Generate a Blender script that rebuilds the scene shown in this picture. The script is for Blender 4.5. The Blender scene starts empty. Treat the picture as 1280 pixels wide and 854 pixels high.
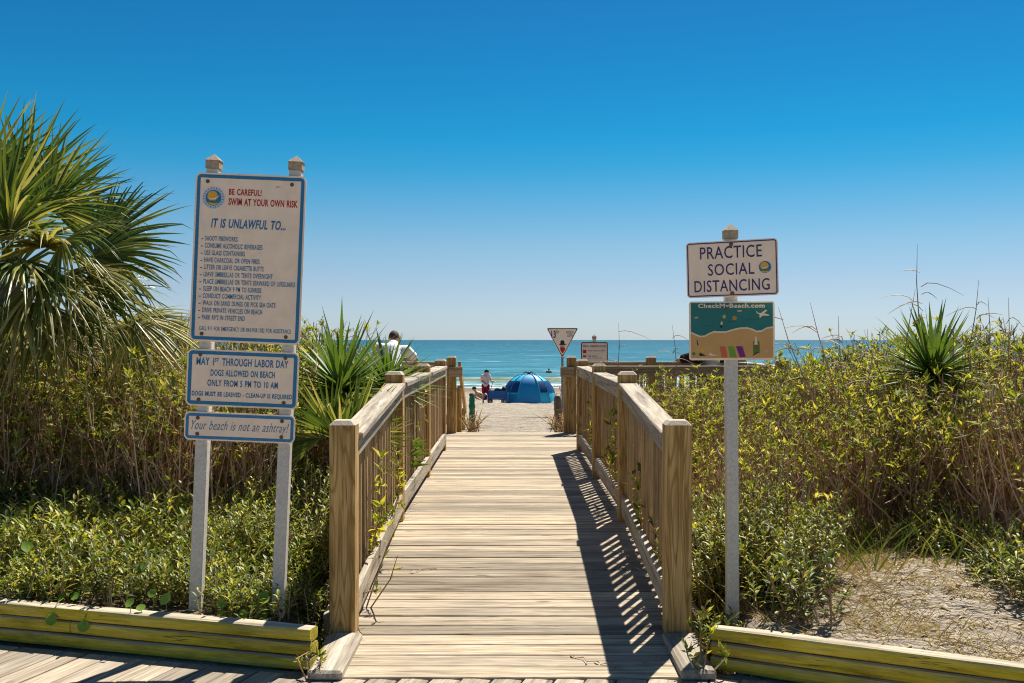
import bpy, bmesh, math, random
from mathutils import Vector, Matrix, Euler, noise

R = math.radians
sc = bpy.context.scene
col = sc.collection
EYE = 1.595          # eye above the foot of the ramp
F = 1280.0           # focal length in photo pixels
# ------------------------------------------------------------------ camera, sky, sun, exposure
cam = bpy.data.cameras.new('camera'); cam.sensor_width = 36; cam.lens = 36.0
cam.clip_start = 0.05; cam.clip_end = 60000
camo = bpy.data.objects.new('camera', cam); col.objects.link(camo)
camo.location = (0, 0, EYE); camo.rotation_euler = (R(90 - 0.0895), 0, 0)
sc.camera = camo

SUN = Vector((0.31, 0.57, 1.0)).normalized()       # towards the sun: ahead, to the right, high
elev = math.asin(SUN.z); azim = math.atan2(SUN.x, SUN.y)
world = bpy.data.worlds.new('World'); sc.world = world; world.use_nodes = True
wn = world.node_tree; wn.nodes.clear()
wo = wn.nodes.new('ShaderNodeOutputWorld'); wb = wn.nodes.new('ShaderNodeBackground')
sk = wn.nodes.new('ShaderNodeTexSky'); sk.sky_type = 'NISHITA'; sk.sun_disc = False
sk.sun_elevation = elev; sk.sun_rotation = azim; sk.altitude = 0
sk.air_density = 1.0; sk.dust_density = 0.25; sk.ozone_density = 2.5
# the deep clear-day blue of the photograph: the sky colour filtered by height above the horizon, the same all round
wtc = wn.nodes.new('ShaderNodeTexCoord'); wsx = wn.nodes.new('ShaderNodeSeparateXYZ'); wn.links.new(wtc.outputs['Generated'], wsx.inputs[0])
wr = wn.nodes.new('ShaderNodeValToRGB'); wel = wr.color_ramp.elements
for i, (p_, c_) in enumerate([(0.0, (.53, .68, 1.0)), (.0507, (.50, .59, .80)), (.0902, (.42, .59, .73)), (.1377, (.215, .56, .72)), (.1656, (.10, .54, .715)),
                             (.1953, (.05, .52, .71)), (.246, (.045, .47, .68)), (.315, (.05, .42, .65)), (.62, (.34, .52, .66)), (1.0, (.46, .57, .66))]):
    e_ = wel[i] if i < 2 else wel.new(p_)
    e_.position = p_; e_.color = c_ + (1,)
wn.links.new(wsx.outputs[2], wr.inputs[0])
wm = wn.nodes.new('ShaderNodeMix'); wm.data_type = 'RGBA'; wm.blend_type = 'MULTIPLY'; wm.inputs[0].default_value = 1.0
wn.links.new(sk.outputs[0], wm.inputs[6]); wn.links.new(wr.outputs[0], wm.inputs[7])
wn.links.new(wm.outputs[2], wb.inputs['Color']); wn.links.new(wb.outputs[0], wo.inputs['Surface'])
wb.inputs['Strength'].default_value = 0.065
sl = bpy.data.lights.new('sun', 'SUN'); sl.energy = 4.6; sl.angle = R(0.53); sl.color = (1.0, 0.95, 0.87)
so = bpy.data.objects.new('sun', sl); col.objects.link(so)
so.rotation_euler = (-SUN).to_track_quat('-Z', 'Y').to_euler(); so.location = (10, 20, 30)
vs = sc.view_settings; vs.view_transform = 'Standard'; vs.look = 'None'; vs.gamma = 1; vs.exposure = 0.95
vs.use_curve_mapping = False
sc.cycles.use_denoising = True; sc.cycles.pixel_filter_type = 'BLACKMAN_HARRIS'; sc.cycles.filter_width = 1.1
sc.cycles.max_bounces = 8; sc.cycles.transparent_max_bounces = 8

# ------------------------------------------------------------------ helpers
def sm(a, b, x):
    t = min(1, max(0, (x - a) / (b - a))); return t * t * (3 - 2 * t)
def lerp(a, b, t): return a + (b - a) * t
def px(u, v, Y):
    """photo pixel at distance Y -> point"""
    return Vector(((u - 640) / F * Y, Y, EYE - (v - 425) / F * Y))

class MB:
    def __init__(s): s.v = []; s.f = []
    def add(s, vs_, fs):
        o = len(s.v); s.v += [tuple(p) for p in vs_]; s.f += [tuple(i + o for i in f) for f in fs]
    def tube(s, pts, rad, n=5, cap=True):
        pts = [Vector(p) for p in pts]; o = len(s.v); k = len(pts)
        if not isinstance(rad, (list, tuple)): rad = [rad] * k
        ref = Vector((0.13, 0.31, 0.94)) if abs((pts[-1] - pts[0]).normalized().z) < .9 else Vector((1, .1, 0))
        for i, p in enumerate(pts):
            d = (pts[min(i + 1, k - 1)] - pts[max(i - 1, 0)])
            d = d.normalized() if d.length > 1e-9 else Vector((0, 0, 1))
            a = d.cross(ref)
            if a.length < 1e-4: a = d.cross(Vector((0, 1, 0)))
            a.normalize(); b = d.cross(a)
            for j in range(n):
                t = 2 * math.pi * j / n
                s.v.append(tuple(p + (a * math.cos(t) + b * math.sin(t)) * rad[i]))
        for i in range(k - 1):
            for j in range(n):
                j2 = (j + 1) % n
                s.f.append((o + i * n + j, o + i * n + j2, o + (i + 1) * n + j2, o + (i + 1) * n + j))
        if cap:
            s.f.append(tuple(o + j for j in range(n))[::-1]); s.f.append(tuple(o + (k - 1) * n + j for j in range(n)))
    def ball(s, c, r, nu=12, nv=8, sc3=(1, 1, 1), rot=None):
        c = Vector(c); vs_ = []; fs = []
        for i in range(nv + 1):
            th = math.pi * i / nv
            for j in range(nu):
                ph = 2 * math.pi * j / nu
                p = Vector((math.sin(th) * math.cos(ph) * r * sc3[0], math.sin(th) * math.sin(ph) * r * sc3[1], math.cos(th) * r * sc3[2]))
                if rot: p = rot @ p
                vs_.append(c + p)
        for i in range(nv):
            for j in range(nu):
                j2 = (j + 1) % nu
                fs.append((i * nu + j, (i + 1) * nu + j, (i + 1) * nu + j2, i * nu + j2))
        s.add(vs_, fs)
    def limb(s, pts, rad, n=10):
        for i in range(len(pts) - 1):
            s.tube([pts[i], pts[i + 1]], [rad[i], rad[i + 1]], n)
        for p, r in zip(pts, rad): s.ball(p, r, n, 8)
    def box(s, c, d, rot=None):
        c = Vector(c); vs_ = []
        for dx in (-.5, .5):
            for dy in (-.5, .5):
                for dz in (-.5, .5):
                    p = Vector((dx * d[0], dy * d[1], dz * d[2]))
                    if rot: p = rot @ p
                    vs_.append(c + p)
        s.add(vs_, [(0, 1, 3, 2), (4, 6, 7, 5), (0, 4, 5, 1), (2, 3, 7, 6), (0, 2, 6, 4), (1, 5, 7, 3)])
    def ribbon(s, pts, wid, side, fold=0.0, up=None):
        """a folded leaf blade: 3 verts across"""
        o = len(s.v); k = len(pts)
        for i, p in enumerate(pts):
            p = Vector(p); w = wid[i] / 2
            d = Vector(pts[min(i + 1, k - 1)]) - Vector(pts[max(i - 1, 0)])
            nrm = side.cross(d)
            if nrm.length > 1e-9: nrm.normalize()
            s.v.append(tuple(p - side * w + nrm * fold * w)); s.v.append(tuple(p)); s.v.append(tuple(p + side * w + nrm * fold * w))
        for i in range(k - 1):
            a = o + 3 * i; b = a + 3
            s.f.append((a, a + 1, b + 1, b)); s.f.append((a + 1, a + 2, b + 2, b + 1))
    def leaf(s, p, d, n, L, W, fold=.25, bend=.15):
        """small leaf, four triangles"""
        d = d.normalized(); side = d.cross(n)
        if side.length < 1e-4: side = Vector((1, 0, 0))
        side.normalize(); n = side.cross(d)
        m = p + d * L * .45; t = p + d * L - n * L * bend
        o = len(s.v)
        s.v += [tuple(p), tuple(m - side * W / 2 + n * W * fold), tuple(m), tuple(m + side * W / 2 + n * W * fold), tuple(t)]
        s.f += [(o, o + 2, o + 1), (o, o + 3, o + 2), (o + 1, o + 2, o + 4), (o + 2, o + 3, o + 4)]
    def mesh(s, name, smooth=False):
        m = bpy.data.meshes.new(name); m.from_pydata(s.v, [], s.f); m.update()
        if smooth: m.polygons.foreach_set('use_smooth', [True] * len(m.polygons))
        return m

def obj(name, mesh, mat=None, parent=None, loc=(0, 0, 0), rot=(0, 0, 0)):
    if mat is not None and (len(mesh.materials) == 0): mesh.materials.append(mat)
    o = bpy.data.objects.new(name, mesh); col.objects.link(o)
    o.location = loc; o.rotation_euler = rot
    if parent: o.parent = parent
    return o
def tag(o, label=None, cat=None, group=None, kind=None):
    if label: o['label'] = label
    if cat: o['category'] = cat
    if group: o['group'] = group
    if kind: o['kind'] = kind
    return o
def thing(name, label, cat, loc=(0, 0, 0), rot=(0, 0, 0), group=None):
    o = bpy.data.objects.new(name, None); col.objects.link(o); o.empty_display_size = .1
    o.location = loc; o.rotation_euler = rot
    return tag(o, label, cat, group)
def struct(name, mesh=None, mat=None):
    o = bpy.data.objects.new(name, mesh); col.objects.link(o)
    if mesh and mat: mesh.materials.append(mat)
    o['kind'] = 'structure'; return o
_bx = {}
def cbox(d, c=.004, key=''):
    k = (round(d[0], 4), round(d[1], 4), round(d[2], 4), c, key)
    if k not in _bx:
        bm = bmesh.new(); bmesh.ops.create_cube(bm, size=1)
        for v in bm.verts: v.co = Vector((v.co.x * d[0], v.co.y * d[1], v.co.z * d[2]))
        if c: bmesh.ops.bevel(bm, geom=bm.edges[:], offset=c, segments=1, affect='EDGES')
        m = bpy.data.meshes.new('member'); bm.to_mesh(m); bm.free(); _bx[k] = m
    return _bx[k]
def wbox(d, c, mat):
    return lambda: None

# ------------------------------------------------------------------ materials
def newmat(name):
    m = bpy.data.materials.new(name); m.use_nodes = True
    nt = m.node_tree; b = nt.nodes['Principled BSDF']
    return m, nt, b
def nd(nt, t, **kw):
    n = nt.nodes.new(t)
    for k, v in kw.items():
        if k.startswith('i_'):
            key = k[2:]
            n.inputs[int(key) if key.isdigit() else key.replace('_', ' ')].default_value = v
        else: setattr(n, k, v)
    return n
def ramp(nt, stops, fac=None, interp='LINEAR'):
    r = nt.nodes.new('ShaderNodeValToRGB'); r.color_ramp.interpolation = interp
    el = r.color_ramp.elements
    while len(el) > 1: el.remove(el[-1])
    el[0].position = stops[0][0]; el[0].color = tuple(stops[0][1]) + (1,)
    for p, c in stops[1:]:
        e = el.new(p); e.color = tuple(c) + (1,)
    if fac is not None: nt.links.new(fac, r.inputs[0])
    return r
def mixc(nt, fac, a, b, mode='MIX'):
    m = nt.nodes.new('ShaderNodeMix'); m.data_type = 'RGBA'; m.blend_type = mode
    for sock, val in ((m.inputs[0], fac), (m.inputs[6], a), (m.inputs[7], b)):
        if isinstance(val, (int, float)): sock.default_value = val
        elif isinstance(val, (tuple, list)): sock.default_value = tuple(val) + ((1,) if len(val) == 3 else ())
        else: nt.links.new(val, sock)
    return m.outputs[2]
def math_(nt, op, a, b=0.0, clamp=False):
    m = nt.nodes.new('ShaderNodeMath'); m.operation = op; m.use_clamp = clamp
    for s_, v in ((m.inputs[0], a), (m.inputs[1], b)):
        if isinstance(v, (int, float)): s_.default_value = v
        else: nt.links.new(v, s_)
    return m.outputs[0]
def bump(nt, b, h, strength, dist):
    bp = nt.nodes.new('ShaderNodeBump'); bp.inputs['Strength'].default_value = strength; bp.inputs['Distance'].default_value = dist
    nt.links.new(h, bp.inputs['Height']); nt.links.new(bp.outputs[0], b.inputs['Normal'])

def wood(name, dark, mid, light, axis='X', crack=.5, var=.35, ring=.5, algae=None, top=None):
    m, nt, b = newmat(name); L = nt.links.new
    tc = nd(nt, 'ShaderNodeTexCoord'); oi = nd(nt, 'ShaderNodeObjectInfo')
    off = nd(nt, 'ShaderNodeVectorMath', operation='SCALE'); comb = nd(nt, 'ShaderNodeCombineXYZ')
    for i in range(3): L(math_(nt, 'MULTIPLY', oi.outputs['Random'], (37.1, 61.7, 23.3)[i]), comb.inputs[i])
    addv = nd(nt, 'ShaderNodeVectorMath', operation='ADD'); L(tc.outputs['Object'], addv.inputs[0]); L(comb.outputs[0], addv.inputs[1])
    def coords(along, across):
        mp = nd(nt, 'ShaderNodeMapping'); s = [across] * 3; s['XYZ'.index(axis)] = along
        mp.inputs['Scale'].default_value = s; L(addv.outputs[0], mp.inputs['Vector']); return mp.outputs[0]
    fine = nd(nt, 'ShaderNodeTexNoise', i_Scale=1.0, i_Detail=5.0, i_Roughness=.65); L(coords(5, 160), fine.inputs['Vector'])
    strk = nd(nt, 'ShaderNodeTexNoise', i_Scale=1.0, i_Detail=3.0, i_Distortion=.4); L(coords(1.6, 34), strk.inputs['Vector'])
    big = nd(nt, 'ShaderNodeTexNoise', i_Scale=1.0, i_Detail=3.0); L(coords(2.0, 5), big.inputs['Vector'])
    # growth rings as cathedral grain: distorted distance bands
    warp = nd(nt, 'ShaderNodeTexNoise', i_Scale=1.0, i_Detail=2.0); L(coords(.75, 8), warp.inputs['Vector'])
    rings = math_(nt, 'SINE', math_(nt, 'MULTIPLY', warp.outputs[0], 85.0))
    rings = math_(nt, 'POWER', math_(nt, 'ADD', math_(nt, 'MULTIPLY', rings, .5), .5), 4.0)
    base = ramp(nt, [(.25, dark), (.5, mid), (.78, light)], strk.outputs[0])
    fr = ramp(nt, [(.3, (.55,) * 3), (.6, (1.08,) * 3)], fine.outputs[0])
    c = mixc(nt, .75, base.outputs[0], fr.outputs[0], 'MULTIPLY')
    c = mixc(nt, math_(nt, 'MULTIPLY', rings, ring), c, dark)
    bgr = ramp(nt, [(.3, (.72, .72, .74)), (.7, (1.15, 1.13, 1.08))], big.outputs[0])
    c = mixc(nt, .8, c, bgr.outputs[0], 'MULTIPLY')
    # knots
    vor = nd(nt, 'ShaderNodeTexVoronoi', i_Scale=1.0); L(coords(1.7, 7.0), vor.inputs['Vector'])
    kn = ramp(nt, [(.05, (1,) * 3), (.1, (0,) * 3)], vor.outputs['Distance'])
    c = mixc(nt, math_(nt, 'MULTIPLY', kn.outputs[0], .75), c, tuple(x * .45 for x in dark))
    # splits
    ck = nd(nt, 'ShaderNodeTexNoise', i_Scale=1.0, i_Detail=2.0); L(coords(.9, 42), ck.inputs['Vector'])
    cr = ramp(nt, [(.485, (0,) * 3), (.5, (1,) * 3), (.515, (0,) * 3)], ck.outputs[0])
    msk = ramp(nt, [(.52, (0,) * 3), (.62, (1,) * 3)], big.outputs[0])
    crf = math_(nt, 'MULTIPLY', math_(nt, 'MULTIPLY', cr.outputs[0], msk.outputs[0]), crack)
    c = mixc(nt, crf, c, tuple(x * .3 for x in dark))
    rv = ramp(nt, [(0, (1 - var, 1 - var, 1 - var)), (.5, (1, 1, 1)), (1, (1 + var * .45, 1 + var * .4, 1 + var * .3))], oi.outputs['Random'])
    c = mixc(nt, 1.0, c, rv.outputs[0], 'MULTIPLY')
    if top or algae:
        ge = nd(nt, 'ShaderNodeNewGeometry'); sx = nd(nt, 'ShaderNodeSeparateXYZ'); L(ge.outputs['Normal'], sx.inputs[0])
        if algae:
            an = nd(nt, 'ShaderNodeTexNoise', i_Scale=1.0, i_Detail=6.0, i_Roughness=.7); L(coords(3, 16), an.inputs['Vector'])
            ar = ramp(nt, [(.28, algae[0]), (.5, algae[1]), (.72, algae[2])], an.outputs[0])
            cov = ramp(nt, [(.3, (.65,) * 3), (.48, (1,) * 3)], strk.outputs[0])
            up = ramp(nt, [(.3, (1,) * 3), (.75, (0,) * 3)], sx.outputs[2])
            ca = mixc(nt, .6, ar.outputs[0], fr.outputs[0], 'MULTIPLY')
            ca = mixc(nt, crf, ca, (.03, .025, .01))
            c = mixc(nt, math_(nt, 'MULTIPLY', cov.outputs[0], up.outputs[0]), c, ca)
    if top:
        upf = ramp(nt, [(.35, (0,) * 3), (.6, (1,) * 3)], sx.outputs[2])
        c = mixc(nt, math_(nt, 'MULTIPLY', upf.outputs[0], .85), c, mixc(nt, .7, top, fr.outputs[0], 'MULTIPLY'))
    L(c, b.inputs['Base Color']); b.inputs['Roughness'].default_value = .82; b.inputs['Specular IOR Level'].default_value = .25
    h = math_(nt, 'ADD', math_(nt, 'MULTIPLY', fine.outputs[0], .5), math_(nt, 'MULTIPLY', crf, -1.5))
    h = math_(nt, 'ADD', h, math_(nt, 'MULTIPLY', rings, .25))
    bump(nt, b, h, .6, .004)
    return m

def plain(name, c, rough=.6, spec=.4, var=.0, scale=30, metal=0.0, bmp=0.0):
    m, nt, b = newmat(name)
    b.inputs['Roughness'].default_value = rough; b.inputs['Specular IOR Level'].default_value = spec; b.inputs['Metallic'].default_value = metal
    if var:
        tc = nd(nt, 'ShaderNodeTexCoord'); n = nd(nt, 'ShaderNodeTexNoise', i_Scale=scale, i_Detail=5.0, i_Roughness=.6)
        nt.links.new(tc.outputs['Object'], n.inputs['Vector'])
        r = ramp(nt, [(.3, tuple(x * (1 - var) for x in c)), (.7, tuple(min(1, x * (1 + var * .5)) for x in c))], n.outputs[0])
        nt.links.new(r.outputs[0], b.inputs['Base Color'])
        if bmp: bump(nt, b, n.outputs[0], bmp, .01)
    else: b.inputs['Base Color'].default_value = tuple(c) + (1,)
    return m

def leafmat(name, stops, trans=.35, rough=.45, obvar=.25):
    m, nt, b = newmat(name); L = nt.links.new
    ge = nd(nt, 'ShaderNodeNewGeometry'); oi = nd(nt, 'ShaderNodeObjectInfo')
    r = ramp(nt, stops, ge.outputs['Random Per Island'])
    rv = ramp(nt, [(0, (1 - obvar,) * 3), (1, (1 + obvar, 1 + obvar * .8, 1 + obvar * .4))], oi.outputs['Random'])
    c = mixc(nt, 1, r.outputs[0], rv.outputs[0], 'MULTIPLY')
    L(c, b.inputs['Base Color']); b.inputs['Roughness'].default_value = rough; b.inputs['Specular IOR Level'].default_value = .28
    t = nd(nt, 'ShaderNodeBsdfTranslucent'); tcol = mixc(nt, 1, c, (1.25, 1.2, .55), 'MULTIPLY'); L(tcol, t.inputs['Color'])
    mx = nd(nt, 'ShaderNodeMixShader'); mx.inputs[0].default_value = trans
    L(b.outputs[0], mx.inputs[1]); L(t.outputs[0], mx.inputs[2])
    L(mx.outputs[0], nt.nodes['Material Output'].inputs['Surface'])
    return m

GREYD, GREYM, GREYL = (.24, .185, .125), (.46, .37, .26), (.62, .52, .38)
M = {}
M['deck'] = wood('deck_wood', (.17, .125, .08), (.44, .355, .245), (.58, .495, .37), 'X', crack=.9, ring=.25, var=.42)
M['deckY'] = wood('boardwalk_wood', (.2, .16, .115), (.40, .33, .24), (.55, .47, .36), 'Y', crack=.7, ring=.16, var=.3)
M['post'] = wood('post_wood', (.23, .12, .03), (.55, .35, .13), (.66, .46, .20), 'Z', crack=.9, ring=.7, var=.15, top=(.50, .43, .34))
M['bal'] = wood('baluster_wood', (.22, .13, .055), (.44, .30, .15), (.54, .39, .22), 'Z', crack=.5, ring=.25, var=.3)
M['railY'] = wood('rail_wood', (.2, .16, .115), (.42, .36, .27), (.58, .51, .41), 'Y', crack=.9, ring=.2, var=.2)
M['railX'] = wood('cross_rail_wood', (.2, .14, .075), (.40, .29, .17), (.5, .38, .24), 'X', crack=.7, ring=.3, var=.2)
M['timber'] = wood('timber_wood', (.30, .245, .16), (.52, .44, .31), (.66, .58, .44), 'X', crack=.8, ring=.15, var=.1,
                   algae=((.22, .17, .014), (.55, .43, .03), (.72, .58, .09)))
M['pile'] = wood('pile_wood', (.14, .11, .08), (.3, .25, .19), (.42, .36, .28), 'Z', crack=.9, ring=.2)
M['leaf'] = leafmat('shrub_leaf', [(0, (.07, .10, .014)), (.3, (.16, .20, .025)), (.6, (.34, .36, .045)), (.85, (.52, .47, .07)), (1, (.55, .46, .22))], .45, .55)
M['leafdark'] = leafmat('low_leaf', [(0, (.035, .06, .01)), (.35, (.10, .15, .018)), (.7, (.26, .29, .035)), (1, (.52, .46, .07))], .4, .42)
M['stem'] = leafmat('shrub_stem', [(0, (.13, .065, .04)), (.4, (.31, .175, .105)), (.75, (.47, .315, .20)), (1, (.70, .58, .43))], .0, .75)
M['straw'] = leafmat('straw', [(0, (.17, .10, .045)), (.35, (.38, .26, .12)), (.7, (.52, .41, .23)), (1, (.66, .58, .40))], .25, .7)
M['grass'] = leafmat('grass_blade', [(0, (.06, .11, .02)), (.6, (.16, .22, .04)), (1, (.38, .36, .1))], .35, .5)
M['palm'] = leafmat('palm_green', [(0, (.05, .09, .02)), (.5, (.12, .17, .03)), (.85, (.26, .28, .06)), (1, (.46, .42, .16))], .35, .32, .2)
M['palmy'] = leafmat('palm_yellowing', [(0, (.13, .15, .025)), (.5, (.32, .30, .06)), (1, (.56, .47, .17))], .35, .45, .2)
M['palmd'] = leafmat('palm_dry', [(0, (.19, .13, .06)), (.5, (.34, .25, .12)), (1, (.48, .38, .2))], .2, .7, .2)
M['yucca'] = leafmat('yucca_green', [(0, (.04, .09, .022)), (.5, (.10, .18, .035)), (1, (.20, .27, .06))], .28, .5, .3)
M['penny'] = leafmat('pennywort_leaf', [(0, (.12, .24, .03)), (1, (.24, .38, .07))], .4, .4, .2)
M['bark'] = plain('palm_bark', (.2, .15, .1), .9, .2, .5, 18, bmp=1)
M['sign'] = plain('sign_face', (.92, .715, .54), .45, .4, .10, 9)
M['galv'] = plain('galvanised_steel', (.58, .54, .47), .6, .4, .22, 70, metal=.0)
M['blue'] = plain('print_blue', (.03, .19, .36), .5, .3, .25, 60)
M['navy'] = plain('print_navy', (.05, .04, .14), .5, .3)
M['red'] = plain('print_red', (.46, .02, .02), .5, .3)
M['black'] = plain('print_black', (.02, .02, .02), .5, .3)
M['rust'] = plain('rusty_steel', (.2, .12, .06), .6, .5, .5, 200, metal=.3)
M['capw'] = plain('cap_wood', (.42, .33, .23), .8, .2, .4, 60)

def sandmat():
    m, nt, b = newmat('sand'); L = nt.links.new
    tc = nd(nt, 'ShaderNodeTexCoord')
    n1 = nd(nt, 'ShaderNodeTexNoise', i_Scale=1.3, i_Detail=6.0, i_Roughness=.6); L(tc.outputs['Object'], n1.inputs['Vector'])
    n2 = nd(nt, 'ShaderNodeTexNoise', i_Scale=120.0, i_Detail=3.0, i_Roughness=.7); L(tc.outputs['Object'], n2.inputs['Vector'])
    n3 = nd(nt, 'ShaderNodeTexNoise', i_Scale=4.5, i_Detail=4.0, i_Roughness=.6, i_Distortion=.6); L(tc.outputs['Object'], n3.inputs['Vector'])
    c = ramp(nt, [(.3, (.42, .34, .245)), (.7, (.56, .475, .36))], n1.outputs[0]).outputs[0]
    g = ramp(nt, [(.3, (.7, .7, .7)), (.65, (1.1, 1.1, 1.1))], n2.outputs[0]).outputs[0]
    c = mixc(nt, .6, c, g, 'MULTIPLY')
    at = nd(nt, 'ShaderNodeAttribute', attribute_name='wet')
    c = mixc(nt, at.outputs['Fac'], c, (.25, .17, .105))
    at2 = nd(nt, 'ShaderNodeAttribute', attribute_name='soil')
    c = mixc(nt, at2.outputs['Fac'], c, (.17, .125, .08))
    L(c, b.inputs['Base Color']); b.inputs['Roughness'].default_value = .9; b.inputs['Specular IOR Level'].default_value = .2
    n4 = nd(nt, 'ShaderNodeTexNoise', i_Scale=1.9, i_Detail=5.0, i_Roughness=.62, i_Distortion=.8); L(tc.outputs['Object'], n4.inputs['Vector'])
    h = math_(nt, 'ADD', math_(nt, 'MULTIPLY', n3.outputs[0], 1.0), math_(nt, 'MULTIPLY', n2.outputs[0], .12))
    h = math_(nt, 'ADD', h, math_(nt, 'MULTIPLY', n4.outputs[0], 2.2))
    bump(nt, b, h, 1.0, .24)
    return m
M['sand'] = sandmat()

def seamat():
    m, nt, b = newmat('sea_water'); L = nt.links.new
    tc = nd(nt, 'ShaderNodeTexCoord')
    def mp(s):
        x = nd(nt, 'ShaderNodeMapping'); x.inputs['Scale'].default_value = s; L(tc.outputs['Object'], x.inputs['Vector']); return x.outputs[0]
    n1 = nd(nt, 'ShaderNodeTexNoise', i_Scale=1.0, i_Detail=6.0, i_Roughness=.6, i_Distortion=.3); L(mp((.22, .5, 1)), n1.inputs['Vector'])
    n2 = nd(nt, 'ShaderNodeTexNoise', i_Scale=1.0, i_Detail=5.0, i_Roughness=.65); L(mp((.02, .05, 1)), n2.inputs['Vector'])
    n3 = nd(nt, 'ShaderNodeTexNoise', i_Scale=1.0, i_Detail=5.0, i_Roughness=.6); L(mp((.004, .012, 1)), n3.inputs['Vector'])
    sx = nd(nt, 'ShaderNodeSeparateXYZ'); L(tc.outputs['Object'], sx.inputs[0])
    depth = ramp(nt, [(0, (.07, .19, .17)), (.04, (.03, .15, .175)), (.25, (.012, .105, .135)), (1, (.005, .07, .095))],
                 math_(nt, 'DIVIDE', math_(nt, 'SUBTRACT', sx.outputs[1], 72.0), 900.0, True))
    v = ramp(nt, [(.3, (.7, .75, .78)), (.7, (1.25, 1.2, 1.18))], n2.outputs[0])
    c = mixc(nt, .7, depth.outputs[0], v.outputs[0], 'MULTIPLY')
    v3 = ramp(nt, [(.35, (.8, .85, .88)), (.65, (1.15, 1.12, 1.1))], n3.outputs[0])
    c = mixc(nt, .7, c, v3.outputs[0], 'MULTIPLY')
    v1 = ramp(nt, [(.3, (.55, .62, .66)), (.5, (1, 1, 1)), (.72, (1.7, 1.6, 1.55))], n1.outputs[0])
    c = mixc(nt, .9, c, v1.outputs[0], 'MULTIPLY')
    n5 = nd(nt, 'ShaderNodeTexNoise', i_Scale=1.0, i_Detail=5.0, i_Roughness=.7, i_Distortion=.5); L(mp((.06, .11, 1)), n5.inputs['Vector'])
    v5 = ramp(nt, [(.34, (.5, .6, .66)), (.5, (1, 1, 1)), (.66, (1.75, 1.6, 1.5))], n5.outputs[0])
    c = mixc(nt, .85, c, v5.outputs[0], 'MULTIPLY')
    at = nd(nt, 'ShaderNodeAttribute', attribute_name='foam')
    fm = math_(nt, 'MULTIPLY', at.outputs['Fac'], ramp(nt, [(.42, (0,) * 3), (.56, (1,) * 3)], n1.outputs[0]).outputs[0])
    # small whitecaps and glints of foam far out
    wc = nd(nt, 'ShaderNodeTexNoise', i_Scale=1.0, i_Detail=4.0, i_Roughness=.7); L(mp((.07, .22, 1)), wc.inputs['Vector'])
    wf = ramp(nt, [(.62, (0,) * 3), (.70, (.6,) * 3)], wc.outputs[0]).outputs[0]
    fm = math_(nt, 'MAXIMUM', fm, wf)
    ag = nd(nt, 'ShaderNodeAttribute', attribute_name='green')
    c = mixc(nt, ag.outputs['Fac'], c, (.24, .235, .06))
    c = mixc(nt, fm, c, (.9, .92, .92))
    L(c, b.inputs['Base Color']); b.inputs['IOR'].default_value = 1.33
    b.inputs['Roughness'].default_value = .3; b.inputs['Specular IOR Level'].default_value = .22
    h = math_(nt, 'ADD', math_(nt, 'MULTIPLY', n1.outputs[0], .35), math_(nt, 'MULTIPLY', n2.outputs[0], 1.6))
    bump(nt, b, h, 1.0, 1.2)
    return m
M['sea'] = seamat()

# ------------------------------------------------------------------ ground
RS = .079                      # slope of the ramp
Y1, Y2, Y3, Y4, Y5 = 5.50, 7.90, 10.46, 13.00, 15.40   # front faces of the five post pairs
def deck_z(y):
    return (y - Y1) * RS if y < Y2 else (Y2 - Y1) * RS
DZ = deck_z(99)
END = Y5 + .16
def wall_y(x):
    if x < -.9: return 5.07 - .29 * (x + 1.015)
    if x > .9: return 5.10 - .50 * (x - .976)
    return 99
SEA = -1.92
def ground(x, y):
    # beach profile
    if y < 15.5: beach = .17
    elif y < 48: beach = .17 - .0474 * (y - 15.5)
    elif y < 75: beach = -1.3705 - .0204 * (y - 48)
    else: beach = -1.92 - .03 * (y - 75)
    ax = abs(x)
    nz = noise.noise(Vector((x * .45, y * .45, 3.1)))
    dune = .10 + .36 * sm(6.2, 10, y) * (.75 + .25 * sm(1, 4, ax)) + .10 * nz + .02 * noise.noise(Vector((x * 3, y * 3, 1)))
    dune -= .30 * sm(12.5, 17, y)
    if x > 1.2: dune += .13 * math.exp(-((x - 2.35) / .7) ** 2 - ((y - 6.0) / .9) ** 2)
    z = lerp(dune, beach, sm(15.5, 20, y))
    z += .06 * nz * sm(17, 22, y) * sm(70, 40, y) + .025 * noise.noise(Vector((x * 1.7, y * 1.7, 9))) * sm(15, 19, y) * sm(75, 55, y)
    z += .5 * sm(17, 24, y) * sm(40, 26, y) * sm(6, 12, ax) * .5
    # under the walkway
    if y < END + .2:
        cor = sm(1.3, 1.0, ax); lo = min(z, deck_z(max(y, 4.9)) - .2)
        z = lerp(z, lo, cor)
    else:
        z = lerp(z, beach + .02 * nz, sm(1.6, 1.0, ax) * sm(18.5, 15.7, y))
    # low side of the timber edging
    wy = wall_y(x)
    front = -.062 + .006 * noise.noise(Vector((x * 4, y * 4, 0)))
    if ax > .9: z = lerp(front, z, sm(wy + .05, wy + .09, y))
    else: z = lerp(front, z, sm(4.6, 4.95, y)) if y < 5 else z
    if ax <= .9 and y < 5.2: z = min(z, -.1)
    return z
def axis(parts):
    out = []
    for a, b, st in parts:
        n = max(1, int(round((b - a) / st)))
        out += [a + (b - a) * i / n for i in range(n)]
    return out + [parts[-1][1]]
xs = axis([(-3000, -600, 600), (-600, -100, 100), (-100, -20, 8), (-20, -5, .6), (-5, 5, .06), (5, 20, .6), (20, 100, 8), (100, 600, 100), (600, 3000, 600)])
ys = axis([(-40, 0, 4), (0, 4, .5), (4, 6.5, .03), (6.5, 16, .2), (16, 50, .4), (50, 80, 1.5), (80, 200, 20)])
gv = []; gf = []; wet = []; soil = []
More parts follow.
